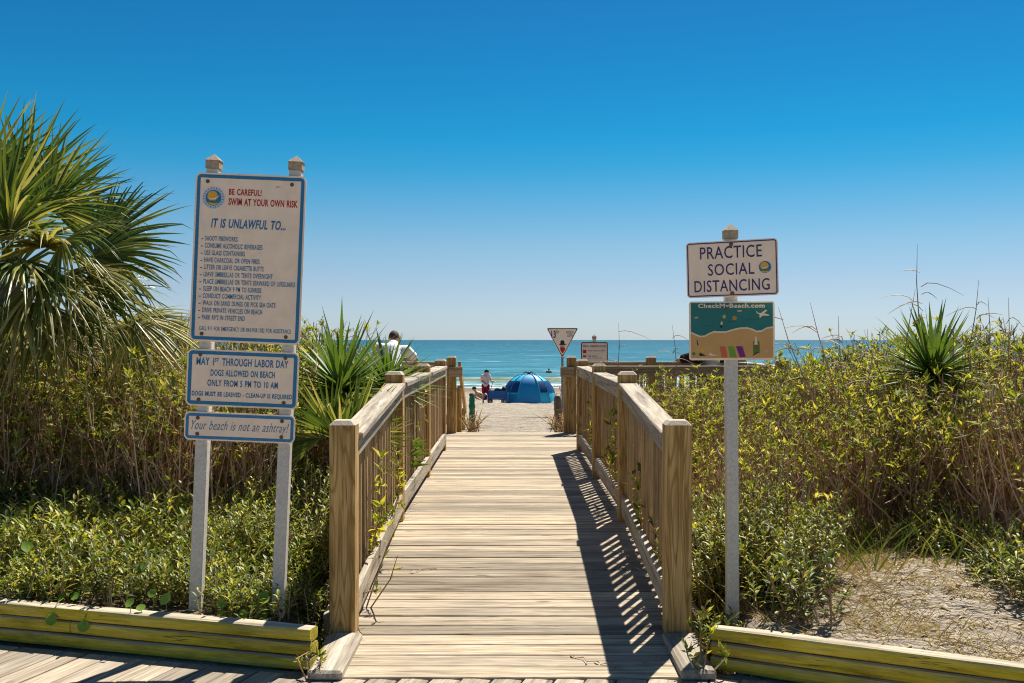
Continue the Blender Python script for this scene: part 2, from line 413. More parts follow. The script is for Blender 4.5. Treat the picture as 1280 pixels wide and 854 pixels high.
for y in ys:
    for x in xs:
        gv.append((x, y, ground(x, y))); wet.append(.85 * sm(58, 70, y))
        s = sm(1.0, 1.25, abs(x)) * sm(18, 15, y) * sm(5.2, 5.6, y)
        if x > 1: s *= 1 - .97 * math.exp(-(((x - 2.35) / .75) ** 4) - ((y - 5.4) / 1.25) ** 4)
        soil.append(s)
nx = len(xs)
for j in range(len(ys) - 1):
    for i in range(nx - 1):
        a = j * nx + i; gf.append((a, a + 1, a + nx + 1, a + nx))
gm = bpy.data.meshes.new('sand_ground'); gm.from_pydata(gv, [], gf)
gm.polygons.foreach_set('use_smooth', [True] * len(gf))
for nm, dat in (('wet', wet), ('soil', soil)):
    a = gm.attributes.new(nm, 'FLOAT', 'POINT'); a.data.foreach_set('value', dat)
struct('sand_ground', gm, M['sand'])

# ------------------------------------------------------------------ sea
xs = axis([(-40000, -4000, 6000), (-4000, -400, 600), (-400, -60, 40), (-60, 60, .8), (60, 400, 40), (400, 4000, 600), (4000, 40000, 6000)])
ys = axis([(68, 120, .35), (120, 200, 4), (200, 1000, 80), (1000, 45000, 4000)])
sv = []; sf = []; foam = []; green = []
for y in ys:
    for x in xs:
        z = SEA; fo = 0; gr = 0
        if y < 125:
            w = noise.noise(Vector((x * .05, 2, 0))) * 3
            a1 = max(0, .65 + .9 * noise.noise(Vector((x * .06, 7, 0))))
            d = y - (87 + w); r1 = .5 * a1 * math.exp(-(d / (1.0 if d < 0 else 2.2)) ** 2)
            d2 = y - (79 + w * .6); r2 = .12 * math.exp(-(d2 / .7) ** 2)
            d3 = y - (101 + w); r3 = .22 * math.exp(-(d3 / 2.4) ** 2)
            z += r1 + r2 + r3 + .03 * noise.noise(Vector((x * .4, y * .5, 0)))
            fo = max(.9 * math.exp(-((d - .2) / .6) ** 2) * min(1, a1 * 1.3), .55 * math.exp(-((d + 2.2) / 1.2) ** 2) * min(1, a1),
                     .9 * math.exp(-(d2 / .9) ** 2), .9 * math.exp(-((y - 75.5 - w * .4) / .8) ** 2), .45 * math.exp(-((y - 83 - w * .6) / 1.0) ** 2))
            gr = .95 * math.exp(-((d + .6) / 1.0) ** 2) * min(1, a1) + .3 * sm(82, 72, y)
            z = lerp(z, SEA + .01, sm(76, 72, y))
        sv.append((x, y, z)); foam.append(min(1, fo)); green.append(min(1, gr))
nx = len(xs)
for j in range(len(ys) - 1):
    for i in range(nx - 1):
        a = j * nx + i; sf.append((a, a + 1, a + nx + 1, a + nx))
smh = bpy.data.meshes.new('sea'); smh.from_pydata(sv, [], sf); smh.polygons.foreach_set('use_smooth', [True] * len(sf))
for nm, dat in (('foam', foam), ('green', green)):
    a = smh.attributes.new(nm, 'FLOAT', 'POINT'); a.data.foreach_set('value', dat)
struct('sea', smh, M['sea'])

# ------------------------------------------------------------------ boardwalk decks
rnd = random.Random(5)
walk = struct('beach_boardwalk'); PITCH = .1435; TH = .038
def plank(parent, L, loc, rot, mat, w=.1345):
    m = cbox((L, w, TH), .0035, mat.name)
    return obj('plank', m, mat, parent, loc, rot)
y = 4.965 + .07
while y < Y2 - .06:
    a = math.atan(RS); L = 2.0 if y > Y1 - .1 else 1.72
    plank(walk, L, (rnd.uniform(-.008, .008), y, deck_z(y) - TH / 2 + rnd.uniform(-.0015, .0015)), (a + R(rnd.uniform(-.3, .3)), R(rnd.uniform(-.08, .08)), R(rnd.uniform(-.12, .12))), M['deck'])
    y += PITCH * math.cos(a)
while y < END + .02:
    L = 2.0
    if Y4 + .1 < y < Y5 + .05: L = 7.0
    plank(walk, L, (rnd.uniform(-.008, .008), y, DZ - TH / 2 + rnd.uniform(-.0015, .0015)), (R(rnd.uniform(-.3, .3)), R(rnd.uniform(-.08, .08) if L < 3 else 0), R(rnd.uniform(-.12, .12) if L < 3 else 0)), M['deck'])
    y += PITCH
for sx in (-1, 0, 1):
    obj('joist', cbox((.04, Y5 - Y2, .14), .003, 'j'), M['railY'], walk, (sx * .76, (Y5 + Y2) / 2, DZ - TH - .075))
    obj('joist', cbox((.04, 2.3, .10), .003, 'j'), M['railY'], walk, (sx * .76, (Y1 + Y2) / 2, (deck_z(Y1) + DZ) / 2 - TH - .055), (math.atan(RS), 0, 0))

for sx in (-1, 1):
    for ya, yb, za, zb in ((Y1 + .16, Y2, .01, DZ), (Y2, Y4, DZ, DZ)):
        obj('sun_block_board', cbox((.038, math.hypot(yb - ya, zb - za), .21), .004, 'sunblk'), M['railY'], walk, (sx * 1.025, (ya + yb) / 2, (za + zb) / 2 - .035), (math.atan2(zb - za, yb - ya), 0, 0))  # raised edge board, added to block sun coming in under the lower rail
front = struct('front_boardwalk'); AB = R(-17.5)
u = Vector((math.cos(AB), math.sin(AB), 0)); w = Vector((-math.sin(AB), math.cos(AB), 0))
for k in range(-34, 40):
    c = Vector((-.2, 4.86, 0)) + u * (k * .1435)
    # how far back the plank runs: to the edging, or to the foot of the ramp
    best = None
    for t in [i * .01 - .6 for i in range(160)]:
        p = c + w * t
        lim = 4.985 if abs(p.x) < 1.0 else wall_y(p.x) - .05
        if -1.1 < p.x < 1.1: lim = 4.97
        if p.y > lim: break
        best = t
    if best is None: continue
    Lp = 2.2
    ctr = c + w * (best - Lp / 2)
    o = obj('plank', cbox((.1345, Lp, TH), .0035, 'fb'), M['deckY'], front, (ctr.x, ctr.y, -.049 - TH / 2 + rnd.uniform(-.0015, .0015)), (0, R(rnd.uniform(-.3, .3)), AB + R(rnd.uniform(-.1, .1))))

# ------------------------------------------------------------------ railings
PW = .14
def post_mesh(h, w=PW):
    k = ('post', round(h, 3), w)
    if k not in _bx:
        b = MB(); c = .006; rings_ = []
        for z, q in ((0, 0), (h - .024, 0), (h, .022)):
            e = w / 2 - q
            rings_.append([(e, -e + c, z), (e, e - c, z), (e - c, e, z), (-e + c, e, z), (-e, e - c, z), (-e, -e + c, z), (-e + c, -e, z), (e - c, -e, z)])
        b.v = [p for r_ in rings_ for p in r_]
        b.f = [tuple(range(8))[::-1], tuple(range(16, 24))] + [(a * 8 + t, a * 8 + (t + 1) % 8, a * 8 + 8 + (t + 1) % 8, a * 8 + 8 + t) for a in range(2) for t in range(8)]
        m = b.mesh('post'); _bx[k] = m
    return _bx[k]
PH = 1.16
def add_post(root, cx, fy, z, h=PH, below=.25):
    return obj('post', post_mesh(h + below), M['post'], root, (cx, fy + PW / 2, z - below), (0, 0, R(rnd.uniform(-.6, .6))))
def bay_y(root, side, ya, yb, za, zb):
    """rails and balusters between two posts along the walkway; ya, yb are clear faces; za, zb deck heights"""
    L = math.hypot(yb - ya, zb - za); a = math.atan2(zb - za, yb - ya); ym = (ya + yb) / 2; zm = (za + zb) / 2
    xi = .835 * side
    obj('cap_rail', cbox((.145, L, .038), .005, 'cap'), M['railY'], root, (xi + side * .0625 - side * .004, ym, zm + 1.055), (a, 0, 0))
    obj('apron_rail', cbox((.038, L, .089), .004, 'apron'), M['railY'], root, (xi + side * .027, ym, zm + .99), (a, 0, 0))
    obj('lower_rail', cbox((.038, L, .14), .004, 'low'), M['railY'], root, (xi + side * .027, ym, zm + .145), (a, 0, 0))
    n = int(round((yb - ya) / .142)); st = (yb - ya) / n
    for i in range(n):
        y = ya + st * (i + .5); t = (y - ya) / (yb - ya); z = lerp(za, zb, t)
        obj('baluster', cbox((.036, .036, .95), .003, 'bal'), M['bal'], root, (xi + side * .066 + rnd.uniform(-.003, .003), y, z + .555 + rnd.uniform(-.01, .01)), (R(rnd.uniform(-.4, .4)), R(rnd.uniform(-.4, .4)), R(rnd.uniform(-3, 3))))
def bay_x(root, xa, xb, y, z):
    L = abs(xb - xa); xm = (xa + xb) / 2
    obj('cap_rail', cbox((L, .145, .038), .005, 'capx'), M['railX'], root, (xm, y + .07, z + 1.055))
    obj('apron_rail', cbox((L, .038, .089), .004, 'apx'), M['railX'], root, (xm, y + .03, z + .99))
    obj('lower_rail', cbox((L, .038, .14), .004, 'lwx'), M['railX'], root, (xm, y + .03, z + .205))
    n = int(round(L / .145)); st = (xb - xa) / n
    for i in range(n):
        obj('baluster', cbox((.036, .036, .89), .003, 'bal'), M['bal'], root, (xa + st * (i + .5), y + .069, z + .585), (0, 0, R(rnd.uniform(-3, 3))))
for side, nm in ((-1, 'left'), (1, 'right')):
    cx = side * .905 - .008
    r = thing('wooden_railing', {-1: 'weathered wooden railing along the left side of the walkway ramp', 1: 'weathered wooden railing along the right side, throwing striped shadow on the deck'}[side],
              'railing', (0, 0, 0), group='railings of the beach walkway')
    fy = [Y1, Y2, Y3, Y4]; zz = [0, DZ, DZ, DZ]
    for a, b in zip(fy, zz): add_post(r, cx, a, b)
    for i in range(3):
        bay_y(r, side, fy[i] + PW, fy[i + 1], zz[i] + (.011 if i == 0 else 0), zz[i + 1])
    # curb board at the foot of the first post
    bm = bmesh.new()
    o_ = obj('curb_board', cbox((.17, .56, .05), .012, 'curb'), M['railY'], r, (side * .895, 5.215, -.012), (math.atan(RS) * .7, 0, side * R(2)))
    xo = side * 3.45
    bay_x(r, cx + side * PW / 2, xo - side * .07, Y4 - .02, DZ)
    add_post(r, xo, Y4, DZ)
    r2 = thing('lookout_railing', {-1: 'far wooden railing of the left lookout that the man in white leans on', 1: 'far wooden railing of the right lookout below the beach warning sign'}[side],
               'railing', (0, 0, 0), group='railings of the beach walkway')
    add_post(r2, cx, Y5, DZ); add_post(r2, xo, Y5, DZ)
    add_post(r2, side * 1.92 if side < 0 else 2.1, Y5, DZ)
    xm = -1.92 if side < 0 else 2.1
    bay_x(r2, cx + side * PW / 2, xm - side * .07, Y5 + .0, DZ)
    bay_x(r2, xm + side * .07, xo - side * .07, Y5 + .0, DZ)
    # outer end of the lookout
    obj('cap_rail', cbox((.145, Y5 - Y4 - PW, .038), .005, 'capo'), M['railY'], r2, (xo, (Y4 + Y5 + PW) / 2, DZ + 1.055))
    n = 16
    for i in range(n):
        obj('baluster', cbox((.036, .036, .89), .003, 'bal'), M['bal'], r2, (xo, Y4 + PW + (Y5 - Y4 - PW) * (i + .5) / n, DZ + .585))
    obj('lower_rail', cbox((.038, Y5 - Y4 - PW, .14), .004, 'lowo'), M['railY'], r2, (xo - side * .04, (Y4 + Y5 + PW) / 2, DZ + .205))
    # short block on the face of the end post, and the hand rail down to the sand
    obj('rail_block', cbox((.21, .04, .15), .004, 'blk'), M['railX'], r2, (cx - side * .065, Y5 - .022, DZ + .925))
    if side < 0:
        Lh = 2.05; ah = -math.atan2(.78, 1.85)
        obj('hand_rail', cbox((.045, Lh, .14), .005, 'hand'), M['post'], r2, (-.79, Y5 + .98, DZ + .62), (ah, 0, 0))
        add_post(r2, -.86, Y5 + .62, DZ - .1, .78)
        add_post(r2, -.86, Y5 + 1.8, DZ - .1, .36)
    else:
        obj('side_board', cbox((.045, .14, 1.0), .004, 'sideb'), M['post'], r2, (.80, Y5 + .06, DZ + .45))

# ------------------------------------------------------------------ timber edging
def timber_mesh(L, w=.095, h=.0705):
    k = ('timber', round(L, 3))
    if k in _bx: return _bx[k]
    prof = []
    for (cx, cz, a0) in ((w / 2 - .018, h / 2 - .018, 0), (-(w / 2 - .018), h / 2 - .018, 90), (-(w / 2 - .026), -(h / 2 - .026), 180), (w / 2 - .026, -(h / 2 - .026), 270)):
        rr = .018 if cz > 0 else .026
        for d in (0, 45, 90): prof.append((cx + rr * math.cos(R(a0 + d)), cz + rr * math.sin(R(a0 + d))))
    b = MB(); n = len(prof); seg = max(2, int(L / .25)); o = 0
    for i in range(seg + 1):
        x = -L / 2 + L * i / seg
        for j, (py, pz) in enumerate(prof):
            q = .003 * noise.noise(Vector((x * 3 + L * 7, j, 2)))
            s = .9 if i in (0, seg) else 1
            b.v.append((x, py * s + q, pz * s + q))
    for i in range(seg):
        for j in range(n):
            j2 = (j + 1) % n; b.f.append((i * n + j, (i + 1) * n + j, (i + 1) * n + j2, i * n + j2))
    b.f.append(tuple(range(n))); b.f.append(tuple(seg * n + j for j in range(n))[::-1])
    _bx[k] = b.mesh('timber'); return _bx[k]
def edging(x0, x1, label):
    p0 = Vector((x0, wall_y(x0), 0)); p1 = Vector((x1, wall_y(x1), 0)); d = p1 - p0; L = d.length; d.normalize()
    t = thing('timber_edging', label, 'edging', (p0.x, p0.y, -.055), (0, 0, math.atan2(d.y, d.x)), 'landscape timber edgings')
    n = .048 if d.x > 0 else -.048
    for row in range(3):
        z = .0365 + row * .0735
        cuts = [0, L] if row == 2 else ([0, 1.42 if row == 1 else 2.1, L] if x0 < 0 else [0, 1.62 if row == 1 else 1.25, L])
        for a, b in zip(cuts[:-1], cuts[1:]):
            obj('timber', timber_mesh(b - a - .004), M['timber'], t, ((a + b) / 2, n + rnd.uniform(-.003, .003), z), (R(rnd.uniform(-2, 2)), 0, 0))
    return t
edging(-1.0, -4.6, 'yellow-green stained landscape timbers in front of the left sign and ground plants')
edging(.985, 4.2, 'yellow-green stained landscape timbers in front of the dry grass sand patch')

# ------------------------------------------------------------------ signs
def text_mesh(s, shear=0.0, offset=0.0):
    c = bpy.data.curves.new('t', 'FONT'); c.body = s; c.size = 1; c.shear = shear; c.offset = offset; c.resolution_u = 3; c.space_character = 1.08; c.space_word = 1.25
    o = bpy.data.objects.new('t', c); col.objects.link(o)
    m = bpy.data.meshes.new_from_object(o.evaluated_get(bpy.context.evaluated_depsgraph_get()))
    bpy.data.objects.remove(o); bpy.data.curves.remove(c)
    return m
def bounds(m):
    xs_ = [v.co.x for v in m.vertices]; ys_ = [v.co.y for v in m.vertices]
    return min(xs_), max(xs_), min(ys_), max(ys_)
CAP = bounds(text_mesh('H'))[3]
def lettering(parent, s, xl, xr, zb, cap, mat, yoff=-.0032, shear=0.0, offset=.0, scale=None, name='lettering'):
    """flat print between xl and xr (local), base line zb, capital height cap, on a face looking to -y"""
    m = text_mesh(s, shear, offset); a, b, _, _ = bounds(m)
    kx = scale if scale else (xr - xl) / (b - a); kz = cap / CAP
    for v in m.vertices: v.co = Vector((xl + (v.co.x - a) * kx, 0, zb + v.co.y * kz))
    m.update()
    return obj(name, m, mat, parent, (0, yoff, 0))
def rrect(w, h, r, n=5):
    pts = []
    for cx, cz, a0 in ((w / 2 - r, h / 2 - r, 0), (-w / 2 + r, h / 2 - r, 90), (-w / 2 + r, -h / 2 + r, 180), (w / 2 - r, -h / 2 + r, 270)):
        for i in range(n + 1): pts.append((cx + r * math.cos(R(a0 + 90 * i / n)), cz + r * math.sin(R(a0 + 90 * i / n))))
    return pts
def slab(pts, t=.004):
    b = MB(); n = len(pts)
    b.add([(x, -t / 2, z) for x, z in pts] + [(x, t / 2, z) for x, z in pts],
          [tuple(range(n))[::-1], tuple(range(n, 2 * n))] + [(i, (i + 1) % n, n + (i + 1) % n, n + i) for i in range(n)])
    m = b.mesh('board'); bm = bmesh.new(); bm.from_mesh(m); bmesh.ops.recalc_face_normals(bm, faces=bm.faces); bm.to_mesh(m); bm.free(); return m
def flat(pts, name='print'):
    b = MB(); n = len(pts); b.add([(x, 0, z) for x, z in pts], [tuple(range(n))]); m = b.mesh(name)
    if m.polygons[0].normal.y > 0: m.flip_normals()
    return m
def ringm(o, i):
    b = MB(); n = len(o); b.add([(x, 0, z) for x, z in o] + [(x, 0, z) for x, z in i], [(k, (k + 1) % n, n + (k + 1) % n, n + k) for k in range(n)])
    return b.mesh('border')
def circ(r, cx=0, cz=0, n=28, a0=0, a1=360): 
    return [(cx + r * math.cos(R(a0 + (a1 - a0) * k / n)), cz + r * math.sin(R(a0 + (a1 - a0) * k / n))) for k in range(n if a1 - a0 == 360 else n + 1)]
def board(root, w, h, r, loc, bord_mat, bw=.012, inset=.008, rot=(0, 0, 0), face='sign'):
    b = obj('sign_board', slab(rrect(w, h, r)), M[face], root, loc, rot)
    if bord_mat:
        obj('border', ringm(rrect(w - 2 * inset, h - 2 * inset, r - inset), rrect(w - 2 * (inset + bw), h - 2 * (inset + bw), max(.004, r - inset - bw))), bord_mat, b, (0, -.003, 0))
    return b
def bolts(b, pts):
    k = 'boltmesh'
    if k not in _bx:
        q = MB(); q.tube([(0, 0, 0), (0, -.004, 0)], [.011, .0095], 12); q.tube([(0, -.004, 0), (0, -.008, 0)], [.006, .0055], 6); _bx[k] = q.mesh('bolt')
    for x, z in pts: obj('bolt', _bx[k], M['rust'], b, (x, -.002, z))
def emblem(b, cx, cz, r, ring=True):
    y0 = -.0032
    if ring: obj('emblem', ringm(circ(r), circ(r * .72)), plain('emblem_ring', (.50, .56, .66), .5), b, (cx, y0, cz))
    e = obj('emblem', flat(circ(r * .72)), M['blue'], b, (cx, y0 - .0004, cz))
    gold = plain('emblem_gold', (.72, .38, .04), .5)
    obj('emblem_sun', flat(circ(r * .46, -.08 * r, .16 * r)), gold, e, (0, -.0004, 0))
    obj('emblem_wave', flat([(-.66 * r, -.12 * r), (-.35 * r, -.28 * r), (0, -.22 * r), (.35 * r, -.32 * r), (.66 * r, -.2 * r), (.55 * r, -.42 * r), (0, -.5 * r), (-.55 * r, -.42 * r)]), plain('emblem_green', (.03, .2, .16), .5), e, (0, -.0008, 0))
    obj('emblem_sand', flat(circ(r * .66, 0, 0, 14, 222, 318)), gold, e, (0, -.0006, 0))
    obj('emblem_gull', flat([(-.62 * r, .02 * r), (-.2 * r, -.06 * r), (.1 * r, -.02 * r), (.56 * r, .22 * r), (.2 * r, -.12 * r), (-.15 * r, -.16 * r)]), M['sign'], e, (0, -.0012, 0))
    if ring:
        for k in range(22):
            a = R(90 - k * 360 / 22)
            obj('emblem_letter', flat([(-.035 * r, -.07 * r), (.035 * r, -.07 * r), (.035 * r, .07 * r), (-.035 * r, .07 * r)]) if 'el' not in _bx else _bx['el'], M['blue'], b, (cx + r * .86 * math.cos(a), y0 - .0004, cz + r * .86 * math.sin(a)), (0, math.pi / 2 - a, 0))
def sign_post(root, x, z0, z1, w, y=.0):
    p = obj('post', cbox((w, w, z1 - z0), .004, 'sp'), M['galv'], root, (x, y, (z0 + z1) / 2))
    q = MB(); h = w * .62
    q.box((0, 0, .022), (w * 1.12, w * 1.12, .044)); q.add([(-h, -h, .044), (h, -h, .044), (h, h, .044), (-h, h, .044), (0, 0, .082)], [(0, 1, 4), (1, 2, 4), (2, 3, 4), (3, 0, 4), (3, 2, 1, 0)])
    obj('post_cap', q.mesh('cap'), M['capw'], p, (0, 0, (z1 - z0) / 2))
    return p

# left rules sign: two posts, three boards, leaning to the right
K = 5.55 / F
base = px(345, 775, 5.55)
S = thing('rules_sign', 'tall cream beach rules sign on two leaning posts with three blue-bordered boards', 'sign', (base.x, 5.55, .06), (0, R(2.35), 0))
def SL(u_, v_):      # photo pixel -> local x,z of the leaning sign
    p = px(u_, v_, 5.55) - Vector((base.x, 5.55, .06)); q = Matrix.Rotation(-R(2.35), 3, 'Y') @ p; return q.x, q.z
xr_, zt = SL(368.5, 212); xl_, zt2 = SL(265, 210)
sign_post(S, xl_, -.3, zt2, .066, .04); sign_post(S, xr_, -.3, zt, .066, .04)
bx_, bz_ = SL(310, 323.5); W1, H1 = 138.5 * K, 211 * K
b1 = board(S, W1, H1, .032, (bx_, 0, bz_), M['blue'], .018, .010)
def UV(u_, v_, W_, H_): return (-W_ / 2 + u_ * W_, H_ / 2 - v_ * H_)
def line(b, s, u0, u1, v0, v1, W_, H_, mat, **kw):
    xl, zb = UV(u0, v1, W_, H_); xr, zt_ = UV(u1, v0, W_, H_); return lettering(b, s, xl, xr, zb, zt_ - zb, mat, **kw)
line(b1, 'BE CAREFUL!', .305, .60, .092, .126, W1, H1, M['red'], offset=.03)
line(b1, 'SWIM AT YOUR OWN RISK', .305, .93, .148, .186, W1, H1, M['red'], offset=.03)
line(b1, 'IT IS UNLAWFUL TO...', .155, .83, .272, .322, W1, H1, M['blue'], shear=.22, offset=.03)
RULES = ['SHOOT FIREWORKS', 'CONSUME ALCOHOLIC BEVERAGES', 'USE GLASS CONTAINERS', 'HAVE CHARCOAL OR OPEN FIRES', 'LITTER OR LEAVE CIGARETTE BUTTS',
         'LEAVE UMBRELLAS OR TENTS OVERNIGHT', 'PLACE UMBRELLAS OR TENTS SEAWARD OF LIFEGUARD', 'SLEEP ON BEACH 9 PM TO SUNRISE', 'CONDUCT COMMERCIAL ACTIVITY',
         'WALK ON SAND DUNES OR PICK SEA OATS', 'DRIVE PRIVATE VEHICLES ON BEACH', "PARK RV'S IN STREET END"]
mm = text_mesh(RULES[6]); q = bounds(mm); ks = .825 * W1 / (q[1] - q[0])
for i, s in enumerate(RULES):
    v = .389 + .0425 * i
    line(b1, s, .108, .9, v - .0135, v + .0135, W1, H1, M['blue'], scale=ks, offset=.018)
    line(b1, '-', .072, .09, v - .0135, v + .0135, W1, H1, M['blue'], offset=.02)
line(b1, 'CALL 911 FOR EMERGENCY OR 843-918-1382 FOR ASSISTANCE', .085, .915, .910, .934, W1, H1, M['blue'], offset=.012)
ex, ez = UV(.168, .148, W1, H1); emblem(b1, ex, ez, .060)
bolts(b1, [UV(.11, .052, W1, H1), UV(.87, .052, W1, H1), UV(.11, .955, W1, H1), UV(.87, .955, W1, H1)])
obj('scratch', flat([(-.02, -.002), (-.005, .003), (.02, .001), (.006, .0)]), M['black'], b1, UV(.75, .07, W1, H1)[0:1] + (-.0036,) + UV(.75, .07, W1, H1)[1:2])
bx_, bz_ = SL(303, 474); W2, H2 = 140 * K, 71 * K
b2 = board(S, W2, H2, .03, (bx_, 0, bz_), M['blue'], .019, .009)
line(b2, 'MAY 1', .085, .242, .15, .275, W2, H2, M['blue'], offset=.026)
line(b2, 'ST', .248, .285, .15, .215, W2, H2, M['blue'], offset=.026)
line(b2, 'THROUGH LABOR DAY', .315, .905, .15, .275, W2, H2, M['blue'], offset=.026)
line(b2, 'DOGS ALLOWED ON BEACH', .215, .79, .355, .46, W2, H2, M['blue'], offset=.026)
line(b2, 'ONLY FROM 5 PM TO 10 AM', .19, .82, .535, .64, W2, H2, M['blue'], offset=.026)
line(b2, 'DOGS MUST BE LEASHED - CLEAN-UP IS REQUIRED', .055, .95, .745, .82, W2, H2, M['blue'], offset=.03)
bolts(b2, [UV(.117, .1, W2, H2), UV(.877, .1, W2, H2), UV(.117, .89, W2, H2), UV(.877, .89, W2, H2)])
bx_, bz_ = SL(299.5, 534.5); W3, H3 = 138.5 * K, 35.5 * K
b3 = board(S, W3, H3, .03, (bx_, 0, bz_), plain('print_light_blue', (.05, .21, .42), .5, .3, .25, 60), .016, .008)
line(b3, 'Your beach is not an ashtray!', .065, .945, .30, .62, W3, H3, M['blue'], shear=.45, offset=-.004)
bolts(b3, [UV(.12, .22, W3, H3), UV(.88, .22, W3, H3), UV(.12, .78, W3, H3), UV(.88, .78, W3, H3)])

# right sign: one post, two boards
YR = 5.5; K = YR / F; base = px(917, 778, YR)
T = thing('distancing_sign', 'cream lettered board above a painted beach board on one grey post', 'sign', (base.x, YR, .06), (0, R(-.35), 0))
def TL(u_, v_):
    p = px(u_, v_, YR) - Vector((base.x, YR, .06)); q = Matrix.Rotation(R(.35), 3, 'Y') @ p; return q.x, q.z
xp, zt = TL(914.5, 298); sign_post(T, xp, -.3, zt, .064, .036)
bx_, bz_ = TL(914, 336); W4, H4 = .485, 70 * K
t1 = board(T, W4, H4, .02, (bx_, -.012, bz_), M['navy'], .006, .006, (0, R(-1.0), R(-20)))
line(t1, 'PRACTICE', .155, .83, .10, .31, W4, H4, M['navy'], offset=.006)
line(t1, 'SOCIAL', .24, .745, .41, .61, W4, H4, M['navy'], offset=.006)
line(t1, 'DISTANCING', .085, .905, .70, .90, W4, H4, M['navy'], offset=.006)
ex, ez = UV(.86, .5, W4, H4); emblem(t1, ex, ez, .044, False)
bolts(t1, [UV(.5, .07, W4, H4), UV(.5, .94, W4, H4)])
bx_, bz_ = TL(914.8, 413.5); W5, H5 = 107 * K, 73.5 * K
M['tan'] = plain('beach_print', (.56, .32, .11), .5, .3, .08, 14); M['teal'] = plain('sea_print', (.02, .16, .15), .5, .3, .1, 14)
t2 = board(T, W5, H5, .015, (bx_, 0, bz_), None)
def pc(mat, pts, y=-.0032, nm='painted_patch'): return obj(nm, flat([UV(a, b, W5, H5) for a, b in pts]), mat, t2, (0, y, 0))
coast = [(.022, .525), (.07, .56), (.13, .595), (.18, .59), (.23, .55), (.29, .515), (.36, .52), (.43, .52), (.52, .48), (.6, .455), (.68, .455), (.74, .48), (.79, .515), (.85, .505), (.9, .46), (.978, .44)]
pc(M['teal'], [(.022, .025), (.978, .025)] + coast[::-1])
pc(M['tan'], coast + [(.978, .965), (.022, .965)])
surf = plain('surf_print', (.72, .60, .42), .5)
for i in range(len(coast) - 1):
    (a, b), (c_, d_) = coast[i], coast[i + 1]
    pc(surf, [(a, b - .012), (c_, d_ - .012), (c_, d_ + .016), (a, b + .016)], -.0036, 'surf_line')
pc(plain('towel_red', (.55, .12, .04), .5), [(.355, .765), (.425, .765), (.445, .955), (.375, .955)], -.0036, 'painted_towel')
pc(plain('towel_green', (.14, .30, .02), .5), [(.45, .765), (.52, .765), (.555, .955), (.48, .955)], -.0036, 'painted_towel')
pc(plain('towel_purple', (.16, .01, .17), .5), [(.545, .765), (.62, .765), (.66, .945), (.59, .955)], -.0036, 'painted_towel')
gt = plain('mat_green', (.07, .17, .02), .5)
pc(gt, [(.745, .68), (.82, .68), (.825, .885), (.745, .885)], -.0036, 'painted_towel')
cream = plain('painted_cream', (.72, .6, .42), .5); skin_p = plain('painted_skin', (.6, .36, .2), .5)
pc(cream, [(.77, .60), (.785, .60), (.8, .74), (.76, .74)], -.004, 'painted_figure'); pc(M['red'], [(.765, .74), (.8, .74), (.795, .80), (.768, .80)], -.0043, 'painted_figure')
pc(M['black'], [(.742, .905), (.8, .86), (.805, .88), (.75, .925)], -.0043, 'painted_figure')
pc(cream, [(.78, .155), (.805, .20), (.84, .20), (.895, .145), (.915, .16), (.875, .205), (.94, .235), (.93, .25), (.86, .245), (.835, .28), (.82, .275), (.825, .23), (.79, .20)], -.0036, 'painted_bird')
pc(cream, [(.37, .36), (.385, .33), (.39, .37), (.385, .45), (.365, .45)], -.0036, 'painted_figure'); pc(M['black'], [(.366, .40), (.388, .40), (.386, .455), (.364, .455)], -.004, 'painted_figure')
pc(plain('painted_ball', (.45, .4, .06), .5), [UVp for UVp in [(.41 + .02 * math.cos(a * .7), .26 + .035 * math.sin(a * .7)) for a in range(9)]], -.0036, 'painted_ball')
pc(plain('painted_boat', (.4, .22, .05), .5), [(.5, .27), (.53, .24), (.56, .27), (.55, .32), (.51, .32)], -.0036, 'painted_float')
pc(skin_p, [(.56, .155), (.62, .15), (.61, .175), (.57, .18)], -.0036, 'painted_float')
pc(skin_p, [(.06, .27), (.11, .26), (.1, .285), (.07, .29)], -.0036, 'painted_float')
pc(gt, [(.05, .875 + .0)] + [(.055 + .022 * math.cos(a * .7), .885 + .03 * math.sin(a * .7)) for a in range(9)], -.0036, 'painted_ball')
pc(M['black'], [(.11, .90), (.13, .87), (.155, .89), (.2, .93), (.155, .925), (.125, .93)], -.0036, 'painted_lizard')
pc(cream, [(.22, .90), (.25, .875), (.28, .90), (.34, .92), (.26, .925)], -.0036, 'painted_shell')
pc(plain('painted_star', (.7, .4, .02), .5), [(.13, .83), (.155, .80), (.17, .85), (.15, .87)], -.0036, 'painted_shell')
pc(M['black'], [(.085, .66), (.095, .65), (.1, .70), (.11, .74), (.095, .75)], -.0036, 'painted_figure')
pc(skin_p, [(.82 + .06, .84), (.925, .85), (.92, .87), (.89, .87)], -.0036, 'painted_crab')
for a, b, l in ((.18, .415, .12), (.45, .34, .08), (.68, .305, .14)):
    pc(M['black'], [(a, b), (a + l, b - .002), (a + l, b + .004), (a, b + .005)], -.0036, 'painted_ripple')
line(t2, 'CheckMyBeach.com', .105, .885, .04, .108, W5, H5, cream, yoff=-.0040, offset=.034)
bolts(t2, [UV(.44, .125, W5, H5)])

